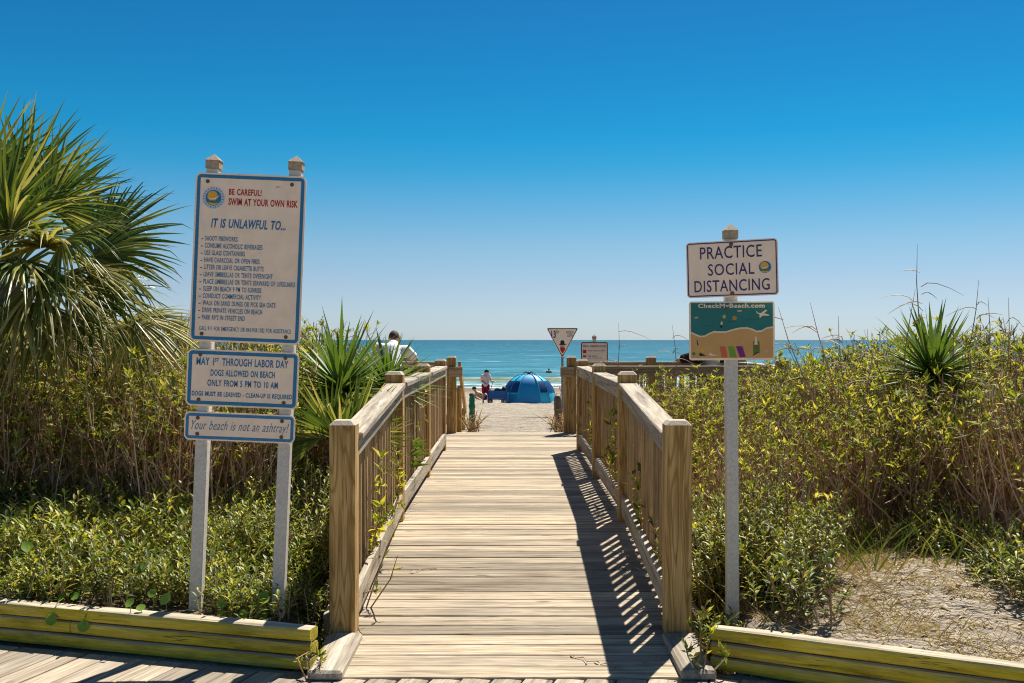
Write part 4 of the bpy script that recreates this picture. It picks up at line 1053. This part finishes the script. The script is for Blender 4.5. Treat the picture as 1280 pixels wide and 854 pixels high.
sp = [  # hub, direction, normal, radius, spread, leaflets, droop, material
    (px(108, 300, YP - .1), Vector((1, -.15, .35)), Vector((-.25, -1, .35)), .86, 105, 42, .15, 'palm'),
    (px(100, 318, YP - .35), Vector((1, -.3, .1)), Vector((-.2, -1, .5)), .80, 100, 40, .26, 'palm'),
    (px(15, 236, YP + .1), Vector((.5, .1, 1)), Vector((.3, -1, .2)), .88, 85, 40, .08, 'palm'),
    (px(45, 255, YP - .2), Vector((.7, -.1, .8)), Vector((.1, -1, .4)), .84, 85, 40, .14, 'palm'),
    (px(60, 268, YP + .35), Vector((.8, .3, .75)), Vector((-.2, -1, .5)), .82, 90, 40, .22, 'palm'),
    (px(70, 335, YP - .5), Vector((.85, -.5, .05)), Vector((.0, -.6, 1)), .80, 100, 42, .42, 'palmy'),
    (px(95, 360, YP - .3), Vector((.9, -.3, -.15)), Vector((.1, -.8, .8)), .74, 100, 42, .40, 'palm'),
    (px(40, 305, YP - .6), Vector((.35, -.9, .45)), Vector((.1, -.1, 1)), .76, 105, 42, .5, 'palmy'),
    (px(20, 330, YP - .7), Vector((.1, -1, .1)), Vector((.1, -.2, 1)), .74, 105, 42, .5, 'palm'),
    (px(118, 412, YP - .1), Vector((1, -.1, .30)), Vector((-.1, -.7, 1)), .84, 85, 42, .28, 'palmy'),
    (px(60, 392, YP - .5), Vector((.7, -.5, .0)), Vector((.1, -.7, .9)), .78, 95, 42, .35, 'palmy'),
    (px(-40, 225, YP), Vector((-.1, 0, 1)), Vector((.1, -1, .1)), .92, 90, 40, .06, 'palm'),
    (px(-10, 262, YP - .4), Vector((.1, -.3, 1)), Vector((.1, -1, -.1)), .84, 90, 40, .12, 'palm'),
    (px(-60, 300, YP - .3), Vector((-.6, -.5, .6)), Vector((.2, -.6, .8)), .84, 95, 40, .2, 'palm'),
    (px(28, 395, YP - .5), Vector((.5, -.6, -.35)), Vector((.2, -.7, .6)), .76, 100, 42, .3, 'palmy'),
    (px(-20, 370, YP - .6), Vector((-.2, -.9, -.1)), Vector((-.1, -.5, 1)), .76, 100, 42, .4, 'palm'),
    (px(-30, 410, YP - .4), Vector((-.3, -.7, -.5)), Vector((-.1, -.8, .5)), .7, 95, 40, .3, 'palmd'),
    (px(60, 425, YP + .1), Vector((.7, .0, -.7)), Vector((.4, -.9, .3)), .7, 90, 40, .2, 'palmd'),
    (px(20, 290, YP + .6), Vector((.2, .9, .5)), Vector((0, -.5, 1)), .82, 95, 40, .25, 'palm'),
    (px(-80, 250, YP + .4), Vector((-.8, .4, .6)), Vector((.4, -.6, .8)), .86, 95, 40, .2, 'palm'),
    (px(-90, 370, YP), Vector((-1, .0, -.1)), Vector((0, -.7, .8)), .8, 95, 40, .35, 'palmy'),
    (px(5, 320, YP - .8), Vector((.3, -.9, -.1)), Vector((.2, -.6, .8)), .74, 105, 42, .4, 'palm'),
    (px(35, 350, YP - .8), Vector((.5, -.8, -.2)), Vector((.1, -.7, .8)), .72, 105, 42, .4, 'palmy'),
    (px(-5, 290, YP - .7), Vector((-.1, -.7, .6)), Vector((.1, -.9, .2)), .78, 100, 42, .3, 'palm'),
    (px(60, 300, YP - .7), Vector((.7, -.6, .2)), Vector((.0, -.8, .7)), .76, 100, 42, .36, 'palm'),
    (px(10, 375, YP - .8), Vector((.1, -.8, -.5)), Vector((.0, -.9, .4)), .74, 100, 42, .3, 'palmy'),
    (px(150, 395, YP - .3), Vector((.9, -.2, -.25)), Vector((.0, -.8, .8)), .66, 95, 40, .4, 'palmy'),
    (px(85, 275, YP + .2), Vector((.9, .1, .55)), Vector((-.3, -.5, 1)), .78, 90, 40, .32, 'palm')]
sp = [(h_ + Vector((.10, 0, -.02)),) + t_ for h_, *t_ in [(q_[0],) + q_[1:] for q_ in sp] for t_ in [tuple(t_)]]
fan_palm('fan_palm', C0, 'big fan palm with arching green fronds at the far left', sp, 3, .13)
C1 = px(432, 545, 7.9)
sp = [(px(415, 540, 7.7), Vector((-.35, -.2, .9)), Vector((-.1, -1, .2)), .52, 75, 26, .05, 'palm'), (px(440, 540, 7.6), Vector((.55, -.4, .75)), Vector((-.2, -1, .4)), .56, 70, 24, .08, 'palm'),
      (px(400, 548, 7.8), Vector((-.8, -.2, .5)), Vector((.2, -1, .4)), .5, 75, 24, .1, 'palm'), (px(452, 560, 7.6), Vector((.75, -.3, .35)), Vector((-.1, -1, .6)), .5, 70, 22, .14, 'palmy'),
      (px(425, 550, 7.5), Vector((.05, -.6, .7)), Vector((0, -1, -.4)), .5, 80, 26, .1, 'palm')]
fan_palm('dwarf_palm', C1, 'low dwarf fan palm in front of the large left yucca', sp, 7, .05)
# yucca-like leaves poking through the left railing
for i, (a, b_, Y, d) in enumerate([(507, 560, 9.2, (1, -.1, .30)), (508, 570, 9.1, (1, -.1, .22)), (506, 585, 9.0, (1, -.2, .3))]):
    root = thing('palm_shoot', 'green blade-like palm leaves poking through the second bay of the left railing', 'plant', tuple(px(a, b_, Y)), group='palm leaves in the left railing'); b = MB(); d = Vector(d).normalized()
    for k in range(3): b.ribbon([d * .24 * t * (1 - .12 * k) + Vector((0, -.05 * k * t, -.03 * t * t + .05 * k * t)) for t in (0, .3, .7, 1)], [.012, .03, .022, .001], d.cross(Vector((0, -1, .1))).normalized(), .2)
    obj('leaf', b.mesh('leaf'), M['yucca'], root)
# dry weeds by the end of the deck
def weed(u_, v_, Y, sx, label, seed, n=16):
    r = random.Random(seed); p = px(u_, v_, Y); b = MB(); root = thing('dry_weed', label, 'weed', (p.x, Y, ground(p.x, Y)), group='dry weeds at the deck end')
    for i in range(n):
        d = Vector((sx * r.gauss(.25, .35), r.uniform(-.5, .3), 1)).normalized(); L = r.uniform(.12, .5); k_ = r.gauss(0, .12); o_ = Vector((r.gauss(0, .06), r.gauss(0, .06), 0)); b.tube([o_ + d * L * t + Vector((k_ * t * t, 0, -abs(k_) * .5 * t * t)) for t in (0, .4, .75, 1)], [.004, .0055, .005, .0012], 4)
    obj('stems', b.mesh('stems'), M['straw'], root); lf = MB()
    for i in range(160):
        d = Vector((sx * r.uniform(-.7, .9), r.uniform(-.5, .2), 1)).normalized(); lf.leaf(d * r.uniform(.02, .3), rv3(r), rv3(r), .06, .012)
    obj('foliage', lf.mesh('foliage'), M['straw'], root)
weed(588, 540, 15.85, 1, 'dry brown weed at the left corner where deck meets sand', 1, 26); weed(697, 540, 15.85, -1, 'dry brown weed at the right corner where deck meets sand', 2, 30)
# twigs and leaves fallen on the deck
for i, (a, b_, lb) in enumerate([(536, 712, 'curled twig with a leaf lying on the deck near the left side'), (730, 826, 'small dark twig on the lowest deck boards, in the sun'), (820, 826, 'bent dark twig on the shaded lowest deck boards'), (764, 833, 'small dark twig at the edge of the railing shadow')]):
    Y = 6.5
    for _ in range(20): Y = F * (EYE - deck_z(Y) - .004) / (b_ - 425)
    p = px(a, b_, Y); b = MB(); r = random.Random(i); l = .1 if i == 0 else .06
    b.tube([(-l, 0, .003), (-l * .3, .02, .012), (l * .4, -.01, .006), (l, .03, .004)], [.002, .0025, .0022, .001], 5); lf_ = None
    root = thing('fallen_twig', lb, 'twig', (p.x, Y, deck_z(Y)), (math.atan(RS), 0, r.uniform(-1, 1)))
    obj('stem', b.mesh('stem'), M['stem'], root)
    lf = MB(); lf.leaf(Vector((-l, 0, .008)), Vector((-1, .4, .1)), Vector((0, 0, 1)), .05, .016); lf.leaf(Vector((l * .4, 0, .008)), Vector((.4, -1, .1)), Vector((0, 0, 1)), .03, .01); obj('leaf', lf.mesh('leaf'), M['leafdark'], root)

# ------------------------------------------------------------------ people
M['skin'] = plain('skin', (.50, .27, .17), .55, .35, .1, 20); M['skinl'] = plain('skin_light', (.60, .38, .27), .55, .35, .1, 20)
M['white'] = plain('white_cotton', (.78, .77, .76), .9, .1, .06, 20, bmp=.3); M['hair'] = plain('dark_hair', (.035, .022, .015), .6, .3, .5, 90)
M['blk'] = plain('black_cotton', (.015, .015, .018), .85, .2); M['pink'] = plain('pale_pink_cotton', (.70, .52, .48), .9, .1); M['navyc'] = plain('navy_cotton', (.02, .03, .10), .9, .1)
M['wine'] = plain('wine_cotton', (.25, .02, .05), .9, .1); M['khaki'] = plain('khaki_cotton', (.32, .26, .18), .9, .1)
def fuse(b, vox, smooth=4, name='body'):
    m = b.mesh(name); o = bpy.data.objects.new('t', m); col.objects.link(o)
    q_ = o.modifiers.new('r', 'REMESH'); q_.mode = 'VOXEL'; q_.voxel_size = vox; q_.use_smooth_shade = True
    s_ = o.modifiers.new('s', 'SMOOTH'); s_.iterations = smooth; s_.factor = .5
    r_ = bpy.data.meshes.new_from_object(o.evaluated_get(bpy.context.evaluated_depsgraph_get())); bpy.data.objects.remove(o); r_.name = name
    r_.polygons.foreach_set('use_smooth', [True] * len(r_.polygons)); return r_
def head(b, c, face, r=.1):
    """skull, jaw, nose, ears; face = direction looked at"""
    f = Vector((face[0], face[1], 0)).normalized(); s = f.cross(Vector((0, 0, 1))); c = Vector(c)
    rot = Matrix((s, f, Vector((0, 0, 1)))).transposed()
    b.ball(c, r, 16, 12, (.78, .98, 1.1), rot); b.ball(c + f * .03 - Vector((0, 0, .05)), r * .72, 12, 8, (.8, .9, 1.0), rot)
    b.ball(c + f * .1 - Vector((0, 0, .015)), .016, 8, 6, (.8, 1.1, 1.5), rot); b.ball(c + f * .083 - Vector((0, 0, .058)), .017, 8, 6, (1.4, .7, .5), rot)
    for k in (-1, 1): b.ball(c + s * k * .08 - Vector((0, 0, .01)), .028, 8, 6, (.4, .7, 1.1), rot)
def face_bits(root, c, face, M_hair, cover, cap=None):
    f = Vector((face[0], face[1], 0)).normalized(); s = f.cross(Vector((0, 0, 1))); c = Vector(c); rot = Matrix((s, f, Vector((0, 0, 1)))).transposed()
    b = MB(); b.ball(c - f * .012 + Vector((0, 0, .016)), .104, 16, 12, (.8, .98, 1.1), rot)
    b.v = [tuple(v) for v in b.v]
    m = b.mesh('hair', True); bm = bmesh.new(); bm.from_mesh(m)
    bmesh.ops.delete(bm, geom=[v for v in bm.verts if (v.co - c).z < cover or ((v.co - c).dot(f) > .05 and (v.co - c).z < .055)], context='VERTS'); bm.to_mesh(m); bm.free()
    obj('hair', m, M_hair, root)
    e = MB()
    for k in (-1, 1): e.ball(c + f * .088 + s * k * .032 + Vector((0, 0, .008)), .011, 8, 6)
    obj('eyes', e.mesh('eyes', True), M['hair'], root)
    if cap:
        q_ = MB(); q_.ball(c + Vector((0, 0, .045)), .108, 16, 10, (.82, 1, .8), rot); q_.box(c + f * .12 + Vector((0, 0, .06)), (.15, .12, .012), rot); obj('cap', q_.mesh('cap', True), cap, root)
def hand(b, w, d, palm_n, r=.0085):
    d = d.normalized(); pn = palm_n.normalized(); s = d.cross(pn).normalized(); w = Vector(w)
    b.limb([w, w + d * .05], [.024, .034], 8); 
    for k, (o_, L) in enumerate(((-.030, .07), (-.010, .08), (.011, .074), (.030, .058))):
        p = w + d * .075 + s * o_; b.limb([w + d * .04 + s * o_ * .8, p, p + d * L * .5 + pn * .012, p + d * L * .8 + pn * .035], [.012, r + .001, r, r * .85], 6)
    p = w + d * .02 - s * .03; b.limb([p, p + d * .03 - s * .03, p + d * .06 - s * .032 + pn * .01], [.013, .0105, .009], 6)
def person(label, loc, J, skin, shirt, pants, face, hair, cap=None, vox=.014, cover=-.035, long_pants=False, group=None):
    """J: joints relative to loc"""
    root = thing('person', label, 'person', loc, group=group); J = {k: Vector(v) for k, v in J.items()}; b = MB()
    pel, ch, nk, hd = J['pelvis'], J['chest'], J['neck'], J['head']
    b.limb([pel, pel.lerp(ch, .5), ch, nk], [.125, .12, .13, .055], 12); b.limb([nk, hd], [.055, .05], 10)
    head(b, hd, face)
    for k in 'LR':
        b.limb([J['sh' + k], J['el' + k], J['wr' + k]], [.058, .044, .028], 10); b.limb([ch, J['sh' + k]], [.09, .062], 10)
        b.limb([pel, J['hip' + k]], [.10, .095], 10); b.limb([J['hip' + k], J['kn' + k], J['an' + k]], [.09, .058, .04], 10)
        f = J['an' + k] + Vector((face[0], face[1], 0)).normalized() * .15; f.z = J['an' + k].z - .045; b.limb([J['an' + k] - Vector((0, 0, .035)), f], [.04, .032], 8)
        hand(b, J['wr' + k], J['wr' + k] - J['el' + k], J.get('palm', Vector((0, 0, -1))))
    obj('body', fuse(b, vox), skin, root)
    c = MB(); c.limb([pel + (ch - pel) * .05, pel.lerp(ch, .5), ch, ch.lerp(nk, .72)], [.155, .15, .152, .09], 14)
    for k in 'LR':
        m_ = J['sh' + k].lerp(J['el' + k], .62); c.limb([ch, J['sh' + k]], [.115, .082], 10); c.limb([J['sh' + k], m_], [.08, .074], 10)
    obj('shirt', fuse(c, vox, 5, 'shirt'), shirt, root)
    c = MB(); c.limb([pel + Vector((0, 0, .03)), pel], [.14, .145], 12)
    for k in 'LR':
        e = J['kn' + k] if not long_pants else J['an' + k] + Vector((0, 0, .03)); c.limb([pel, J['hip' + k]], [.12, .115], 10)
        if long_pants: c.limb([J['hip' + k], J['kn' + k], e], [.112, .075, .06], 10)
        else: c.limb([J['hip' + k], J['hip' + k].lerp(J['kn' + k], .8)], [.112, .09], 10)
    obj('trousers' if long_pants else 'shorts', fuse(c, vox, 5, 'shorts'), pants, root)
    face_bits(root, hd, face, hair, cover, cap)
    return root
# man in white leaning on the far rail of the left lookout
X = -1.72
person('man in white shirt leaning on the left lookout rail, seen from behind', (X, 14.55, DZ), dict(pelvis=(0, -.05, .92), chest=(0, .20, 1.22), neck=(.0, .30, 1.36), head=(.0, .40, 1.415),
       shL=(-.21, .22, 1.29), elL=(-.30, .58, 1.12), wrL=(-.08, .80, 1.12), shR=(.20, .22, 1.25), elR=(.30, .56, 1.12), wrR=(.06, .80, 1.12),
       hipL=(-.10, -.05, .88), knL=(-.11, 0, .46), anL=(-.12, -.06, .06), hipR=(.10, -.05, .88), knR=(.12, .04, .46), anR=(.13, -.02, .06)), M['skin'], M['white'], M['khaki'], (0, 1), plain('cropped_brown_hair', (.10, .06, .04), .7, .2, .5, 90), cover=.0)
person('person in black top leaning on the right lookout rail, behind the painted board', (2.83, 14.62, DZ), dict(pelvis=(0, -.12, .90), chest=(.02, .20, 1.12), neck=(.03, .33, 1.24), head=(.04, .43, 1.31),
       shL=(-.2, .24, 1.16), elL=(-.36, .55, 1.11), wrL=(-.14, .74, 1.11), shR=(.22, .24, 1.16), elR=(.34, .55, 1.11), wrR=(.12, .74, 1.11),
       hipL=(-.10, -.12, .86), knL=(-.11, -.02, .46), anL=(-.12, -.1, .06), hipR=(.10, -.12, .86), knR=(.12, 0, .46), anR=(.13, -.06, .06)), M['skinl'], M['blk'], M['blk'], (0, 1), M['hair'])
# beach group
YT = 48.0
def gp(u_, Y): x = (u_ - 640) / F * Y; return Vector((x, Y, ground(x, Y)))
p = gp(607, 47.2)
hs = .93
person('woman in pale pink top and dark cap standing by the blue wagon', tuple(p), {k: Vector(v) * hs for k, v in dict(pelvis=(0, 0, .92), chest=(.01, .02, 1.26), neck=(.03, .02, 1.43), head=(.05, .02, 1.54),
       shL=(-.16, -.02, 1.37), elL=(-.2, -.06, 1.10), wrL=(-.05, -.22, 1.02), shR=(.17, .02, 1.37), elR=(.26, -.04, 1.12), wrR=(.40, -.12, 1.10),
       hipL=(-.09, 0, .88), knL=(-.10, 0, .48), anL=(-.12, 0, .06), hipR=(.09, 0, .88), knR=(.11, .02, .48), anR=(.13, .03, .06)).items()}, M['skinl'], M['pink'], M['wine'], (1, -.2), M['hair'], M['blk'], .016)
p = gp(592, 52)
person('person in a dark cap reclining on the sand left of the woman', tuple(p), dict(pelvis=(.55, 0, .14), chest=(.25, 0, .30), neck=(.10, 0, .43), head=(.03, 0, .55),
       shL=(.18, -.2, .36), elL=(.05, -.25, .14), wrL=(.25, -.25, .06), shR=(.18, .2, .36), elR=(.05, .25, .14), wrR=(.25, .25, .06),
       hipL=(.62, -.1, .13), knL=(.98, -.12, .30), anL=(1.3, -.12, .06), hipR=(.62, .1, .13), knR=(1.0, .12, .16), anR=(1.4, .12, .06)), M['skin'], M['skin'], M['navyc'], (1, -.3), M['hair'], M['blk'], .016)
p = gp(929, 47)
person('distant beachgoer in blue shorts on the sand right of the grey sign post', tuple(p), dict(pelvis=(0, 0, .92), chest=(.01, .02, 1.26), neck=(.01, .02, 1.43), head=(.01, .02, 1.54),
       shL=(-.19, 0, 1.37), elL=(-.25, 0, 1.08), wrL=(-.22, -.05, .84), shR=(.19, 0, 1.37), elR=(.25, 0, 1.08), wrR=(.22, -.05, .84),
       hipL=(-.09, 0, .88), knL=(-.10, 0, .48), anL=(-.12, 0, .06), hipR=(.09, 0, .88), knR=(.11, .02, .48), anR=(.13, .03, .06)), M['skin'], M['skin'], M['blue'], (0, 1), M['hair'], None, .018)
p = Vector(((686 - 640) / F * 108, 108, SEA - 1.15))
person('bather standing chest-deep in the sea beyond the tent', tuple(p), dict(pelvis=(0, 0, .92), chest=(.01, .02, 1.26), neck=(.01, .02, 1.43), head=(.01, .02, 1.54),
       shL=(-.19, 0, 1.37), elL=(-.3, 0, 1.18), wrL=(-.4, -.05, 1.1), shR=(.19, 0, 1.37), elR=(.3, 0, 1.18), wrR=(.4, -.05, 1.1),
       hipL=(-.09, 0, .88), knL=(-.10, 0, .48), anL=(-.12, 0, .06), hipR=(.09, 0, .88), knR=(.11, .02, .48), anR=(.13, .03, .06)), M['skin'], M['skin'], M['navyc'], (0, 1), M['hair'], None, .02)

# ------------------------------------------------------------------ beach things
# pop-up dome tent
c = gp(661, YT); g = c.z
tb = plain('tent_blue', (.01, .24, .50), .5, .4, .1, 3); tl = plain('tent_light_blue', (.03, .46, .66), .5, .4, .06, 3); tw_ = plain('tent_window', (.008, .05, .16), .4, .4, .1, 3); tk = plain('tent_black', (.02, .02, .025), .6)
tent = thing('beach_tent', 'blue pop-up dome beach tent standing on the sand', 'tent', (c.x, YT, g)); Rx, Ry, Hh = 1.28, 1.0, 1.38
def dome(a, t):      # a azimuth deg, t 0 at ground .. 1 at crown
    th = t * math.pi / 2; k = math.cos(th) ** .85; return Vector((Rx * math.cos(R(a)) * k, Ry * math.sin(R(a)) * k, Hh * math.sin(th) ** 1.0))
az = [180, 222, 246, 294, 318, 360, 60, 120, 180]
def panel(a0, a1, t0, t1, mat, push=0.0, par=None, nm='panel'):
    b = MB(); n = 6; mth = 8; vs_ = []
    for j in range(mth + 1):
        t = lerp(t0, t1, j / mth)
        for i in range(n + 1):
            f = i / n; p = dome(a0, t).lerp(dome(a1, t), f); q_ = dome(lerp(a0, a1, f), t); p = p.lerp(q_, .45); vs_.append(p * (1 + push))
    b.add(vs_, [(j * (n + 1) + i, j * (n + 1) + i + 1, (j + 1) * (n + 1) + i + 1, (j + 1) * (n + 1) + i) for j in range(mth) for i in range(n)])
    return obj(nm, b.mesh(nm, True), mat, par or tent)
for i in range(8):
    a0, a1 = az[i], (az[i + 1] if az[i + 1] > az[i] else az[i + 1] + 360)
    pnl = panel(a0, a1, 0, .985, tb if i in (2, 5, 6, 7) else tl)
    if i in (0, 1, 3, 4):
        panel(a0 + 2, a1 - 2, .26, .56, tw_, .006, pnl, 'window'); panel(a0 + 1, a1 - 1, .0, .22, tb if i in (0, 1) else tl, .006, pnl, 'skirt')
    b = MB(); b.tube([dome(a0, t / 12) * 1.012 for t in range(13)], .014, 6); obj('rib', b.mesh('rib'), tb if i not in (2, 3) else tl, tent)
b = MB(); b.ball((0, 0, Hh + .03), .07, 10, 8); 
for k in range(7): b.tube([(0, 0, Hh + .04), (.16 * math.cos(k * .9), .1 * math.sin(k * .9), Hh + .10), (.3 * math.cos(k * .9), .2 * math.sin(k * .9), Hh + .02)], [.03, .025, .01], 5)
obj('hub', b.mesh('hub'), tk, tent)
pk = plain('sand_pocket', (.5, .58, .58), .8)
for a in (205, 236, 290, 330):
    b = MB(); p = dome(a, .0) * 1.03; b.ball((p.x, p.y, .04), .13, 10, 6, (1.2, .8, .55)); obj('sand_pocket', b.mesh('pocket', True), pk, tent)
# wagon
c = gp(622, 47.0)
wg = thing('beach_wagon', 'blue folding beach wagon beside the woman', 'wagon', tuple(c)); wb2 = plain('wagon_blue', (.015, .10, .32), .7, .3, .1, 5)
b = MB(); L_, D_, h0, h1 = .40, .24, .24, .60
for s_, zz_ in ((1, h0), (1.06, h1), (1.0, h1), (.94, h0 + .03)): b.v += [(-L_ * s_, -D_ * s_, zz_), (L_ * s_, -D_ * s_, zz_), (L_ * s_, D_ * s_, zz_), (-L_ * s_, D_ * s_, zz_)]
b.f += [(0, 3, 2, 1), (12, 13, 14, 15)] + [(k * 4 + i, k * 4 + (i + 1) % 4, (k + 1) * 4 + (i + 1) % 4, (k + 1) * 4 + i) for k in range(3) for i in range(4)]
obj('fabric_tub', b.mesh('tub'), wb2, wg)
b = MB()
for sx in (-1, 1):
    for sy in (-1, 1): b.tube([(sx * .41, sy * .25, .12), (sx * .43, sy * .26, .64)], .014, 6)
b.tube([(-.41, -.25, .2), (.41, -.25, .2)], .012, 6); b.tube([(-.41, .25, .2), (.41, .25, .2)], .012, 6); b.tube([(-.40, -.25, .2), (-.40, .25, .2)], .012, 6); b.tube([(.40, -.25, .2), (.40, .25, .2)], .012, 6); obj('frame', b.mesh('frame'), tk, wg)
for sx in (-1, 1):
    for sy in (-1, 1):
        b = MB(); b.tube([(0, -.035, 0), (0, .035, 0)], [.11, .11], 16); w_ = obj('wheel', b.mesh('wheel'), plain('tyre', (.10, .075, .055), .8), wg, (sx * .33, sy * .27, .11)); h_ = MB(); h_.tube([(0, -.04, 0), (0, .04, 0)], [.05, .05], 10); obj('hub', h_.mesh('hub'), M['galv'], w_)
b = MB(); b.tube([(-.42, 0, .3), (-.30, -.05, .7), (-.22, -.1, 1.0)], .013, 6); b.tube([(-.22, -.2, 1.0), (-.22, 0, 1.0)], .016, 6); obj('handle', b.mesh('handle'), tk, wg)
b = MB(); b.ball((.05, 0, .62), .17, 10, 8, (1.2, .9, .7)); b.ball((.3, .05, .66), .14, 10, 8, (.8, 1, 1)); obj('load', b.mesh('load', True), tk, wg)
# bag right of the tent, and a folded low chair
c = gp(698, 48.6); bag = thing('beach_bag', 'dark beach bag at the right foot of the blue tent', 'bag', tuple(c))
b = MB(); b.limb([(-.18, 0, .16), (.18, 0, .16)], [.17, .17], 10); b.box((0, 0, .12), (.5, .28, .24)); obj('body', fuse(b, .02, 3), tk, bag); b = MB(); b.tube([(-.12, 0, .3), (-.08, 0, .46), (.08, 0, .46), (.12, 0, .3)], .014, 6); obj('handle', b.mesh('handle'), tk, bag)
c = gp(700, 47.2); ch = thing('beach_chair', 'low pinkish folding chair half hidden by the right end post', 'chair', tuple(c)); pkm = plain('chair_fabric', (.42, .20, .17), .8)
obj('seat', cbox((.5, .45, .03), .008, 'cs'), pkm, ch, (0, 0, .2), (R(8), 0, R(60))); obj('backrest', cbox((.5, .03, .6), .008, 'cb'), pkm, ch, (.18, .12, .5), (R(-25), 0, R(60)))
for k in ((-.2, -.2), (.2, -.2), (-.2, .2), (.2, .2)):
    b = MB(); b.tube([(k[0], k[1], 0), (k[0] * .9, k[1] * .9, .2)], .012, 6); obj('leg', b.mesh('leg'), M['galv'], ch)
# umbrellas seen through the left thicket
for a, Y, h, cc, lb in ((98, 40, 2.3, (.03, .25, .6), 'blue beach umbrella glimpsed through the left thicket'), (88, 36, 1.45, (.6, .06, .05), 'low red beach umbrella glimpsed through the left thicket')):
    c = gp(a, Y); um = thing('beach_umbrella', lb, 'umbrella', tuple(c)); b = MB(); b.tube([(0, 0, -.2), (0, 0, h)], .02, 8); obj('pole', b.mesh('pole'), M['white'], um)
    mt = plain('umbrella_cloth', cc, .8)
    for k in range(8):
        b = MB(); a0, a1 = k * math.pi / 4, (k + 1) * math.pi / 4; v_ = []
        for t in (0.02, .35, .7, 1): v_ += [(1.0 * t * math.cos(a0), t * math.sin(a0), h - .42 * t * t), (t * .97 * math.cos((a0 + a1) / 2), t * .97 * math.sin((a0 + a1) / 2), h - .44 * t * t), (t * math.cos(a1), t * math.sin(a1), h - .42 * t * t)]
        b.add(v_, [(j * 3 + i, j * 3 + i + 1, j * 3 + i + 4, j * 3 + i + 3) for j in range(3) for i in range(2)]); obj('canopy_panel', b.mesh('panel', True), mt if k % 2 == 0 else M['white'], um)
# towels over the lookout rail
for a, cc, lb in ((823, (.25, .55, .6), 'pale turquoise towel hung behind the right lookout rail'), (838, (.62, .42, .45), 'pale pink towel hung behind the right lookout rail')):
    p = px(a, 472, Y5 + .16); b = MB(); v_ = []
    for j in range(7):
        for i in range(6): v_.append(((i / 5 - .5) * .17, .012 * math.sin(i * 1.9 + j * .4), .08 - .34 * j / 6))
    b.add(v_, [(j * 6 + i, j * 6 + i + 1, j * 6 + i + 7, j * 6 + i + 6) for j in range(6) for i in range(5)]); m_ = b.mesh('towel', True)
    o = obj('towel', m_, plain('towel_cloth', cc, .95, .1, .1, 30), None, tuple(p)); so_ = o.modifiers.new('s', 'SOLIDIFY'); so_.thickness = .008; tag(o, lb, 'towel')
# green netting stake and old pile at the deck end
c = gp(590, 17.6); st_ = thing('netted_stake', 'wooden stake wrapped in green netting beside the left hand rail', 'stake', tuple(c))
b = MB(); b.tube([(0, 0, -.2), (.01, 0, .3), (.0, 0, .62)], [.045, .045, .04], 10); obj('stake', b.mesh('stake', True), M['pile'], st_)
b = MB(); k = 14; b.tube([(0, 0, .02 + .58 * t / k) for t in range(k + 1)], [.05 + .006 * math.sin(t * 2.3) + .005 * math.sin(t * 5.1) for t in range(k + 1)], 12); obj('netting', b.mesh('net', True), plain('green_net', (.03, .20, .12), .8, .2, .5, 60, bmp=1), st_)
c = gp(697.5, 17.4); pl_ = thing('old_pile', 'weathered round wooden pile beside the right end post', 'pile', tuple(c)); b = MB()
b.tube([(0, 0, -.2), (.01, 0, .2), (-.005, 0, .45), (0, 0, .55)], [.075, .07, .066, .062], 14); obj('pile', b.mesh('pile', True), M['pile'], pl_); b = MB(); b.tube([(0, 0, .30), (0, 0, .33)], [.074, .074], 14); obj('rope_band', b.mesh('band'), M['straw'], pl_)
